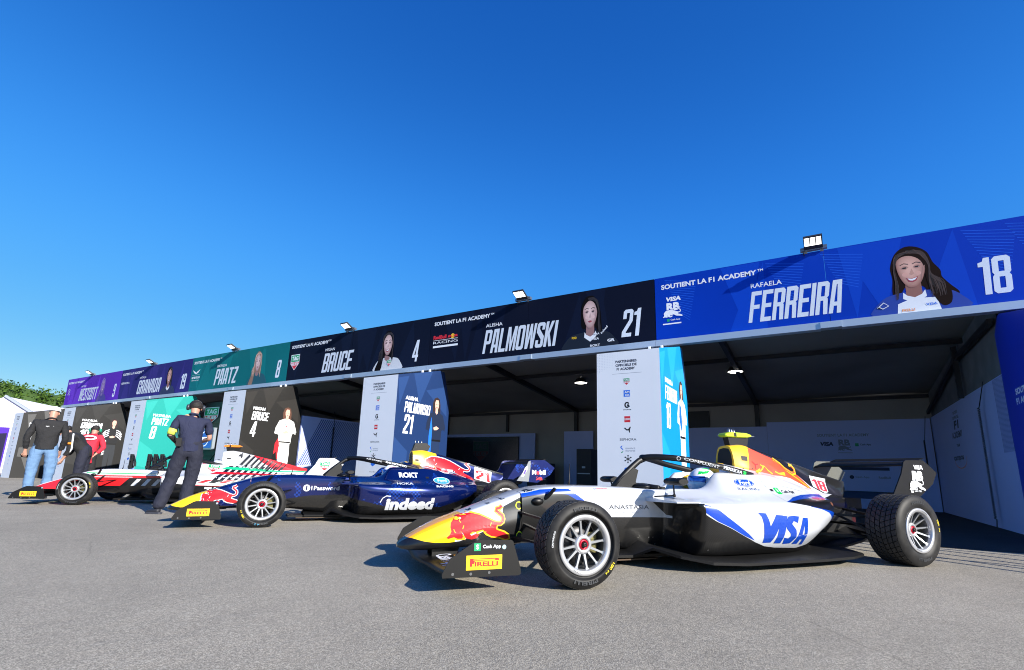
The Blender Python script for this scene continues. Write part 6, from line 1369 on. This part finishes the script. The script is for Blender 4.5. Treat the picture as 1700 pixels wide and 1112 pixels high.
def cloth(name, col, wr=.35, sc=9, rough=.85):
    if name in MATS: return MATS[name]
    m = mat(name, col, rough, var=.12, vscale=6); nt = m.node_tree; b = nt.nodes['Principled BSDF']
    tc = nt.nodes.new('ShaderNodeTexCoord'); mp = nt.nodes.new('ShaderNodeMapping'); mp.inputs['Scale'].default_value = (1, 1, .55); n = nt.nodes.new('ShaderNodeTexNoise'); n.inputs['Scale'].default_value = sc; n.inputs['Detail'].default_value = 3; n.inputs['Distortion'].default_value = 1.2
    nt.links.new(tc.outputs['Object'], mp.inputs[0]); nt.links.new(mp.outputs[0], n.inputs[0]); bp = nt.nodes.new('ShaderNodeBump'); bp.inputs['Strength'].default_value = wr; bp.inputs['Distance'].default_value = .06
    nt.links.new(n.outputs[0], bp.inputs['Height']); nt.links.new(bp.outputs[0], b.inputs['Normal']); return m
SKIN = mat('skin_tone', (.46, .25, .18), .5, var=.06)
def hand(ch, key, w, d, side, curl=.5, up=(0, 0, 1)):
    # palm and five fingers growing from wrist w along direction d
    d = Vector(d).normalized(); n = d.cross(Vector(up)); 
    if n.length < .1: n = d.cross(Vector((0, 1, 0)))
    n.normalize(); dn = d.cross(n).normalized()*side
    w = Vector(w); palm = w+d*.05; kn = w+d*.085
    ch.append([(key+'w', tuple(w), .026), (key+'p', tuple(palm), (.036, .02)), (key+'k', tuple(kn), (.036, .017))])
    for i, (off, ln) in enumerate(((-.030, .062), (-.010, .072), (.010, .068), (.030, .052))):
        a = kn+n*off*.8; b = a+d*ln*.5+dn*.012*curl; c = b+d*ln*.4*(1-curl*.6)+dn*ln*.5*curl
        ch.append([(key+'k', tuple(kn), (.036, .017)), (key+'a%d' % i, tuple(a+d*.008), .0105), (key+'b%d' % i, tuple(b), .0095), (key+'c%d' % i, tuple(c), .008)])
    t0 = palm-n*.026; ch.append([(key+'p', tuple(palm), (.036, .02)), (key+'t0', tuple(t0), .013), (key+'t1', tuple(t0-n*.018+d*.028), .0115), (key+'t2', tuple(t0-n*.02+d*.055+dn*.008), .0095)])
def person(loc, rz, J, label, clothes, hair=None, extras=None, scale=1, wt=1.0):
    # J: joints in the person's own frame, facing -y, z up
    root = empty('person', (loc[0], loc[1], G(loc[0], loc[1])), rz, label, 'person'); root.scale = (scale,)*3
    P = J; ch = []
    nk = P['neck']; hd = P['head']; pv = P['pelvis']; chs = P['chest']
    ab = lerp(pv, chs, .5)
    ch.append([('pv', pv, (.125*wt, .10*wt)), ('ab', ab, (.11*wt, .085*wt)), ('ch', chs, (.135*wt, .095*wt)), ('nb', lerp(chs, nk, .8), (.075, .06)), ('nk', nk, .052), ('hd', lerp(nk, hd, .55), (.068, .078)), ('ht', hd, (.074, .09)), ('tp', (hd[0], hd[1], hd[2]+.07), (.055, .065))])
    for s in 'lr':
        sh, el, wr = P['sh'+s], P['el'+s], P['wr'+s]
        ch.append([('ch', chs, (.135*wt, .095*wt)), ('sh'+s, sh, .055), ('um'+s, lerp(sh, el, .4), .046), ('el'+s, el, .037), ('fa'+s, lerp(el, wr, .35), .037), (s+'w', wr, .026)])
        hp, kn, an, to = P['hp'+s], P['kn'+s], P['an'+s], P['to'+s]
        ch.append([('pv', pv, (.125*wt, .10*wt)), ('hp'+s, hp, .085*wt), ('th'+s, lerp(hp, kn, .45), .072*wt), ('kn'+s, kn, .052), ('cf'+s, lerp(kn, an, .35), .052), ('an'+s, an, .034), ('to'+s, lerp(an, to, .35), .03)])
        d = Vector(wr)-Vector(el); hand(ch, s, wr, P.get('hd'+s, tuple(d)), -1 if s == 'l' else 1)
    skin_mesh(ch, SKIN, root, 'body', 2)
    # face: nose, ears, eyes
    f = MB(); hx_, hy, hz = hd[0], hd[1], hd[2]
    Fd = P.get('face', (0, -1, 0)); Fd = Vector(Fd).normalized(); Sd = Fd.cross(Vector((0, 0, 1))); H0 = Vector(hd)-Vector((0, 0, .02))
    for s in (-1, 1):
        c = H0+Sd*s*.078; f.ball(tuple(c), .012, .02, .03, SKIN, 8, 6)
    c = H0+Fd*.093-Vector((0, 0, .01)); f.ball(tuple(c), .013, .016, .024, SKIN, 8, 6); f.build('nose_and_ears', root)
    f = MB()
    for s in (-1, 1):
        c = H0+Fd*.080+Sd*s*.032+Vector((0, 0, .02)); f.ball(tuple(c), .011, .008, .007, EYE, 8, 6)
    c = H0+Fd*.083-Vector((0, 0, .048)); f.ball(tuple(c), .022, .006, .005, LIP, 8, 6); f.build('facial_features', root)
    clothes(root, P)
    if hair: hair(root, hd, Fd, Sd)
    if extras: extras(root, P)
    return root
from mathutils import noise as mnoise
def drape(o, amp=.008, seed=0, zcut=None, ring=None):
    # open the hem and work folds into the cloth
    bm = bmesh.new(); bm.from_mesh(o.data)
    if zcut is not None:
        bmesh.ops.bisect_plane(bm, geom=bm.verts[:]+bm.edges[:]+bm.faces[:], plane_co=(0, 0, zcut), plane_no=(0, 0, -1), clear_outer=True)
    bmesh.ops.subdivide_edges(bm, edges=bm.edges[:], cuts=1, use_grid_fill=True)
    bm.normal_update()
    for v in bm.verts:
        p = v.co; q = Vector((p.x*7+seed, p.y*7, p.z*11+p.x*6)); f = mnoise.noise(q)+.6*mnoise.noise(q*2.3+Vector((3, 1, 2)))
        r_ = 1-abs(mnoise.noise(Vector((p.x*5+seed*2, p.y*5, p.z*8-p.x*5))))*2
        v.co = p+v.normal*amp*(f*.9+.7*max(0, r_)**3)
    bm.to_mesh(o.data); bm.free()
    for p in o.data.polygons: p.use_smooth = True
    return o
def top_garment(root, P, m, name='shirt', r=1.0, sleeve=1.0, hem=-.06, cuff=None, wt=1.0):
    nk = P['neck']; pv = P['pelvis']; chs = P['chest']; ab = lerp(pv, chs, .45); hm = (pv[0], pv[1], pv[2]+hem-.16)
    ch = [[('hm', hm, (.172*r*wt, .138*r*wt)), ('hn', (pv[0], pv[1], pv[2]+.02), (.166*r*wt, .132*r*wt)), ('ab', ab, (.150*r*wt, .118*r*wt)), ('ch', chs, (.168*r*wt, .122*r*wt)), ('nb', lerp(chs, nk, .72), (.105*r, .08*r)), ('nk', lerp(chs, nk, 1.0), (.070, .068)), ('nc', (nk[0], nk[1], nk[2]+.035), (.066, .066))]]
    for s in 'lr':
        sh, el, wr = P['sh'+s], P['el'+s], P['wr'+s]
        c = [('ch', chs, (.168*r, .122*r)), ('sh'+s, sh, .075*r), ('um'+s, lerp(sh, el, .45), .062*r)]
        if sleeve >= 1: c += [('el'+s, el, .052*r), ('fa'+s, lerp(el, wr, .5), .047*r), ('cf'+s, lerp(el, wr, .95), .04*r)]
        else: c += [('cf'+s, lerp(sh, el, .85), .062*r)]
        ch.append(c)
    return drape(skin_mesh(ch, m, root, name, 2), .008, pv[2]*3, pv[2]+hem)
def trousers(root, P, m, name='trousers', r=1.0, wt=1.0):
    pv = P['pelvis']; ch = [[('w', (pv[0], pv[1], pv[2]+.17), (.140*wt, .108*wt)), ('pv', pv, (.158*wt, .125*wt))]]
    for s in 'lr':
        hp, kn, an = P['hp'+s], P['kn'+s], P['an'+s]; b = (an[0], an[1], an[2]-.04)
        ch.append([('pv', pv, (.158*wt, .125*wt)), ('hp'+s, hp, .108*r*wt), ('th'+s, lerp(hp, kn, .45), .100*r*wt), ('kn'+s, kn, .086*r), ('cf'+s, lerp(kn, an, .45), .082*r), ('an'+s, b, .078*r)])
    return drape(skin_mesh(ch, m, root, name, 2), .009, pv[2]*5+1)
def shoes(root, P, m, sole):
    for s in 'lr':
        an, to = P['an'+s], P['to'+s]; d = Vector((to[0]-an[0], to[1]-an[1], 0)).normalized()
        a = Vector((an[0], an[1], .045)); o = skin_mesh([[('h', tuple(a-d*.05), (.04, .04)), ('a', tuple(a), (.045, .045)), ('m', tuple(a+d*.09-Vector((0, 0, .01))), (.048, .035)), ('t', tuple(a+d*.17-Vector((0, 0, .018))), (.038, .024))]], m, root, 'shoe', 2)
        q = MB(); n = Vector((-d.y, d.x, 0)); pts = []
        for t_, w in ((-.075,.02),(-.06,.036),(0,.038),(.09,.044),(.15,.036),(.18,.015)): pts.append((t_, w))
        out = [(t_, w) for t_, w in pts]+[(t_, -w) for t_, w in pts[::-1]]
        q.extr(out, lambda u, v, w: tuple(a*1+d*u+n*v+Vector((0, 0, -.045+.003+w))), .022, sole); q.build('sole', o)
def short_hair(m, cap=None):
    def f(root, hd, Fd, Sd):
        q = MB(); c = Vector(hd)+Vector((0, 0, .01))-Fd*.012; rows = []
        for i in range(9):
            t_ = i/8*pi*.62; ring = []
            for j in range(24):
                a = 2*pi*j/24; dirv = Fd*cos(a)+Sd*sin(a); cut = 1-.45*max(0, cos(a))**2
                tt = t_*cut if cos(a) > 0 else t_; k = 1+.03*sin(j*5.1+i*2.3)
                ring.append(tuple(c+dirv*(.083+.010*(cos(a) < 0))*sin(tt)*k+Vector((0, 0, .093*cos(tt)*k))))
            rows.append(ring)
        q.grid(rows, m, True, True); q.build('hair', root)
    return f
def headset(root, hd, Fd, Sd, shell, accent=None):
    c = Vector(hd)-Vector((0, 0, .01)); q = MB()
    q.tube([tuple(c+Sd*(.094*cos(a))+Vector((0, 0, .118*sin(a)+.0))) for a in [pi*i/16 for i in range(17)]], .011, shell, 8)
    for s in (-1, 1):
        p = c+Sd*s*.098; rows = []
        for k, (rr_, dd) in enumerate(((.03,-.012),(.045,-.008),(.047,.012),(.038,.03),(.001,.034))):
            rows.append([tuple(p+Sd*s*dd+Fd*(rr_*.8*cos(a))+Vector((0, 0, rr_*sin(a)))) for a in [2*pi*i/16 for i in range(16)]])
        q.grid(rows, accent or shell, True, True)
    q.tube([tuple(c+Sd*.10+Fd*.02-Vector((0,0,.03))), tuple(c+Sd*.09+Fd*.08-Vector((0,0,.05))), tuple(c+Sd*.03+Fd*.115-Vector((0,0,.055)))], .006, shell, 6)
    q.build('headset', root)
def std(hh=1.75, **kw):
    k = hh/1.75
    J = dict(pelvis=(0,0,.97), chest=(0,.0,1.30), neck=(0,.01,1.50), head=(0,-.01,1.63), shl=(.18,0,1.42), shr=(-.18,0,1.42), ell=(.25,.02,1.13), elr=(-.25,.02,1.13), wrl=(.24,-.08,.90), wrr=(-.24,-.08,.90),
             hpl=(.095,0,.93), hpr=(-.095,0,.93), knl=(.11,-.02,.50), knr=(-.11,-.02,.50), anl=(.12,.02,.09), anr=(-.12,.02,.09), tol=(.14,-.14,.05), tor=(-.14,-.14,.05))
    J.update(kw); return {q: (tuple(c*k for c in v) if q not in ('face',) and not q.startswith('hd') or q == 'head' else v) for q, v in J.items()}
NAVYC = cloth('cloth_navy', (.012, .016, .048)); NAVYT = cloth('cloth_navy_dark', (.012, .014, .03)); BLKC = cloth('cloth_black', (.012, .012, .014)); JEAN = cloth('cloth_denim', (.12, .22, .38), .4, 7)
REDC = cloth('cloth_red', (.55, .02, .045)); SHOEB = mat('shoe_dark', '#23242c', .6); SOLE = mat('shoe_sole', '#3c3e48', .7); HDK = mat('hair_dark', (.012, .009, .008), .7, bump=.5, bscale=60); HIV = mat('armband_lime', '#cfe85a', .6)
# man in navy: back to the camera, left forearm bent forward, legs apart
def c_navy(root, P):
    top_garment(root, P, NAVYC, 'polo_shirt', 1.04, .5, -.05); trousers(root, P, NAVYT, r=1.12); shoes(root, P, SHOEB, SOLE)
    q = MB(); nk = Vector(P['neck'])
    q.lathe([(.062, -.04), (.066, 0), (.06, .02)], lambda a, b, h: (nk.x+a, nk.y+b, nk.z+h-.01), NAVYC, 16); q.build('collar', root)
def x_navy(root, P):
    hd = P['head']; headset(root, hd, Vector(P['face']).normalized(), Vector(P['face']).normalized().cross(Vector((0, 0, 1))), MBLK, mat('ear_cup_grey', '#3c4048', .4, .3))
    a = Vector(P['ell']); b = Vector(P['wrl']); s = Vector(P['shl'])
    q = MB(); u = (a-s).normalized(); q.tube([tuple(s+(a-s)*.66), tuple(s+(a-s)*.80), tuple(s+(a-s)*.98)], [.062, .058, .052], HIV, 14); q.build('armband', root)
    q = MB(); q.tube([tuple(a+(b-a)*.0), tuple(a+(b-a)*.5), tuple(b)], [.045, .04, .033], BLKC, 12); q.build('sleeve', root)
    pv = P['pelvis']; q = MB(); q.box((pv[0]+.11, pv[1]+.085, pv[2]+.02), (pv[0]+.18, pv[1]+.14, pv[2]+.15), MBLK); q.tube([(pv[0]+.15, pv[1]+.12, pv[2]+.14), (pv[0]+.19, pv[1]+.13, pv[2]+.27)], .007, MBLK, 6)
    q.build('radio_belt', root)
Jn = std(1.76, chest=(.02,-.03,1.29), neck=(.015,-.05,1.49), head=(.01,-.085,1.615), face=(.1,-1,-.1), shl=(.205,-.01,1.41), shr=(-.19,-.03,1.40), ell=(.275,.04,1.16), wrl=(.20,-.17,1.06), elr=(-.24,-.06,1.13), wrr=(-.12,-.25,1.08),
         hpl=(.10,0,.93), hpr=(-.10,0,.93), knl=(.18,-.05,.50), knr=(-.07,-.05,.50), anl=(.28,.03,.09), anr=(-.03,.02,.09), tol=(.40,-.06,.05), tor=(-.07,-.14,.05))
NAVY_RZ = 0
# the camera looks along (-.52, .85); facing away from it means the body's -y axis follows that direction
def facing(dx, dy): return atan2(dy, dx)+pi/2
person((-8.48, 4.18), facing(-.86, .5), Jn, 'man in navy polo and trousers with headset and lime armband, back turned', c_navy, short_hair(HDK), x_navy)
# heavy man in jeans and white cap
def c_jean(root, P):
    top_garment(root, P, BLKC, 'jacket', 1.12, 1.0, -.06, wt=1.08); trousers(root, P, JEAN, r=1.06, wt=1.06); shoes(root, P, SHOEB, SOLE)
def x_jean(root, P):
    hd = Vector(P['head']); q = MB(); W2 = mat('cap_white', '#e9ebee', .7); rows = []
    F2 = Vector(P['face']).normalized(); S2 = F2.cross(Vector((0, 0, 1))).normalized(); U2 = S2.cross(F2)
    for i in range(8):
        t_ = i/7*pi*.5; rows.append([tuple(hd+U2*(.03+.105*cos(t_))+(F2*cos(a)*1.12+S2*sin(a))*(.097*sin(t_))) for a in [2*pi*j/24 for j in range(24)]])
    q.grid(rows, W2, True, True)
    q.extr([(-.07,.08),(-.06,.15),(0,.18),(.06,.15),(.07,.08)], lambda u, v, w: tuple(hd+S2*u+F2*v+U2*(.035-w)), .008, W2); q.build('cap', root)
    q = MB(); 
    for s in (-1, 1): q.beam(hd+S2*s*.082+U2*.015, hd+S2*s*.078+F2*.095+U2*.012, .01, .006, BLACK); q.ball(tuple(hd+S2*s*.035+F2*.10+U2*.01), .025, .012, .018, BLACK, 8, 6)
    q.build('sunglasses', root)
    q = MB(); nk = P['neck']; text(q, lambda u, v, l=0: (nk[0]-.06+u, nk[1]+.138+.002*l, nk[2]-.17+v), 'F1 ACADEMY', 0, 0, .12, .02, WHITE, 1); q.build('jacket_print', root)
Jj = std(1.86, face=(-.25,-1,-.15), head=(-.02,-.06,1.615), neck=(-.01,-.02,1.49), shl=(.205,0,1.40), shr=(-.205,0,1.40), ell=(.28,.03,1.12), elr=(-.27,.05,1.12), wrl=(.27,-.04,.88), wrr=(-.22,-.07,.88), hpl=(.11,0,.93), hpr=(-.11,0,.93), knl=(.13,0,.5), knr=(-.13,0,.5))
person((-13.55, 3.93), facing(-.93, .36), Jj, 'big man in black jacket, blue jeans and white cap, back turned', c_jean, None, x_jean)
# person in black and white jacket leaning behind him
def c_bw(root, P):
    o = top_garment(root, P, cloth('cloth_black_jacket', (.012, .012, .014)), 'jacket', 1.12, 1.0, -.08); trousers(root, P, NAVYT, r=1.05); shoes(root, P, SHOEB, SOLE)
    q = MB(); W2 = mat('jacket_white', '#e6e8ec', .7)
    for s in 'lr':
        sh, el, wr = [Vector(P[k+s]) for k in ('sh', 'el', 'wr')]; sd = 1 if s == 'l' else -1
        q.tube([tuple(sh+Vector((sd*.04, .045, .045))), tuple(sh+(el-sh)*.5+Vector((sd*.045, .045, 0))), tuple(el+Vector((sd*.03, .04, 0))), tuple(el+(wr-el)*.6+Vector((sd*.02, .035, 0)))], .016, W2, 8)
    q.build('sleeve_stripe', root)
    q = MB(); el = Vector(P['ell']); q.box(tuple(el+Vector((.055, -.03, .1))), tuple(el+Vector((.075, .03, .14))), ORP); q.build('sleeve_badge', root)
Jb = std(1.72, chest=(0,-.20,1.20), neck=(0,-.33,1.34), head=(0,-.42,1.42), face=(0,-1,-.5), shl=(.19,-.24,1.31), shr=(-.19,-.24,1.31), ell=(.24,-.2,1.02), elr=(-.24,-.3,1.03), wrl=(.20,-.30,.80), wrr=(-.18,-.42,.82))
person((-14.0, 4.75), facing(-.6, -.8), Jb, 'person in black jacket with white sleeve stripes leaning behind the man in jeans', c_bw, short_hair(HDK))
# red shirt crew member with green and black headset
def c_red(root, P):
    top_garment(root, P, REDC, 'red_shirt', 1.05, 1.0, -.03); trousers(root, P, BLKC, r=1.05); shoes(root, P, SHOEB, SOLE)
def x_red(root, P):
    F2 = Vector(P['face']).normalized(); headset(root, P['head'], F2, F2.cross(Vector((0, 0, 1))).normalized(), MBLK, mat('ear_cup_green', '#1b8a6a', .4))
    ch = P['chest']; q = MB(); W2 = WHITE
    for t0 in (0, .025):
        q.tube([(ch[0]+(.13-t0)*cos(t_), ch[1]+.142-.45*((.13-t0)*cos(t_))**2*3, ch[2]+.09+(.052-t0*.8)*sin(t_)) for t_ in [2*pi*i/24*.8+.4 for i in range(25)]], .007, W2, 5)
    q.build('shirt_print', root)
    pv = P['pelvis']; q = MB(); q.extr([(0,0),(.05,-.02),(.07,-.13),(.03,-.22),(-.02,-.2),(.02,-.1)], lambda u, v, w: (pv[0]-.15+u*.3, pv[1]+.10+w+u, pv[2]+v), .02, REDC); q.build('glove_in_pocket', root)
Jr = std(1.68, chest=(0,-.08,1.28), neck=(0,-.12,1.46), head=(0,-.16,1.58), face=(0,-1,-.35), shl=(.18,-.09,1.39), shr=(-.18,-.09,1.39), ell=(.27,-.03,1.16), elr=(-.30,-.04,1.14), wrl=(.12,-.22,1.03), wrr=(-.19,.04,.98))
person((-15.3, 5.25), facing(-.75, .66), Jr, 'crew member in bright red shirt and black trousers with green headset', c_red, short_hair(HDK), x_red)
# drivers in the cockpits
def driver(car, label, helm, art):
    M_ = car.matrix_basis; p = M_ @ Vector((1.74, 0, .40)); r = empty('person', tuple(p), 0, label, 'person'); r.rotation_euler = car.rotation_euler
    hx0, hz0 = .03, .275
    skin_mesh([[('pv', (.25, 0, -.15), (.13, .13)), ('ch', (.10, 0, .06), (.13, .16)), ('nk', (.04, 0, .16), .06), ('hd', (hx0, 0, hz0-.03), .08), ('tp', (hx0, 0, hz0+.03), .07)], [('ch', (.10, 0, .06), (.13, .16)), ('sl', (.08, .15, .09), .06), ('el', (-.12, .17, -.05), .045), ('wl', (-.36, .10, .06), .035)], [('ch', (.10, 0, .06), (.13, .16)), ('sr', (.08, -.15, .09), .06), ('er', (-.12, -.17, -.05), .045), ('wr', (-.36, -.10, .06), .035)]], cloth('race_suit', (.03, .06, .3)), r, 'body', 2)
    q = MB(); n = 28; rows = []
    for i in range(17):
        t_ = pi*i/16*.86; ring = []
        for j in range(n):
            a = 2*pi*j/n; x = cos(a); y = sin(a); rr_ = sin(t_); ex = .142 if x > 0 else .138
            ring.append((hx0+ex*rr_*x-.018*(t_ > 1.6)*(x < 0)*1.0, .118*rr_*y, hz0+.125*cos(t_)*(1 if t_ < pi/2 else 1.15)))
        rows.append(ring)
    q.grid(rows, helm, True, True); o = q.build('helmet', r)
    v = MB(); rows = []
    for i in range(6):
        z = .045-.075*i/5; rows.append([(hx0-(.146)*cos(a)*sqrt(max(.1, 1-(z/.13)**2)), .123*sin(a)*sqrt(max(.1, 1-(z/.13)**2)), hz0+z) for a in [-1.15+2.3*j/18 for j in range(19)]])
    v.grid(rows, VIS, True); v.build('visor', o)
    b = MB(); PJ = Projector([q]); art(PJ, b, hx0, hz0); b.build('helmet_print', o)
    return r
HW = mat('helmet_white', '#e8ebf2', .2, coat=1); HB_ = mat('helmet_blue', '#1c3f9e', .2, coat=1)
def ha1(PJ, b, x, z):
    PJ.poly(b, [(x-.10,z+.06),(x-.02,z+.07),(x+.06,z+.122),(x-.06,z+.112)], PGR, .002); PJ.poly(b, [(x+.03,z-.02),(x+.12,z-.03),(x+.13,z+.03),(x+.05,z+.05)], BYEL, .002); PJ.poly(b, [(x+.05,z-.01),(x+.10,z-.02),(x+.11,z+.02),(x+.06,z+.03)], BRED, .0035)
    PJ.poly(b, [(x-.10,z-.06),(x,z-.05),(x+.02,z-.09),(x-.08,z-.10)], PNV, .002)
def ha2(PJ, b, x, z): PJ.poly(b, [(x-.08,z+.07),(x+.02,z+.09),(x+.08,z+.06),(x-.03,z+.05)], BRED, .002); PJ.poly(b, [(x+.04,z+.0),(x+.12,z+.0),(x+.11,z+.05),(x+.05,z+.06)], PNV, .002)
def ha3(PJ, b, x, z): PJ.poly(b, [(x-.10,z+.07),(x-.0,z+.12),(x+.10,z+.07),(x+.0,z+.06)], BRED, .002)
driver(cars[0], 'driver in a white helmet with green, yellow and blue marks seated in the white car', HW, ha1)
driver(cars[1], 'driver in a white and red helmet seated in the dark blue car', HW, ha2)
driver(cars[2], 'driver in a white helmet with red top seated in the striped car', HW, ha3)
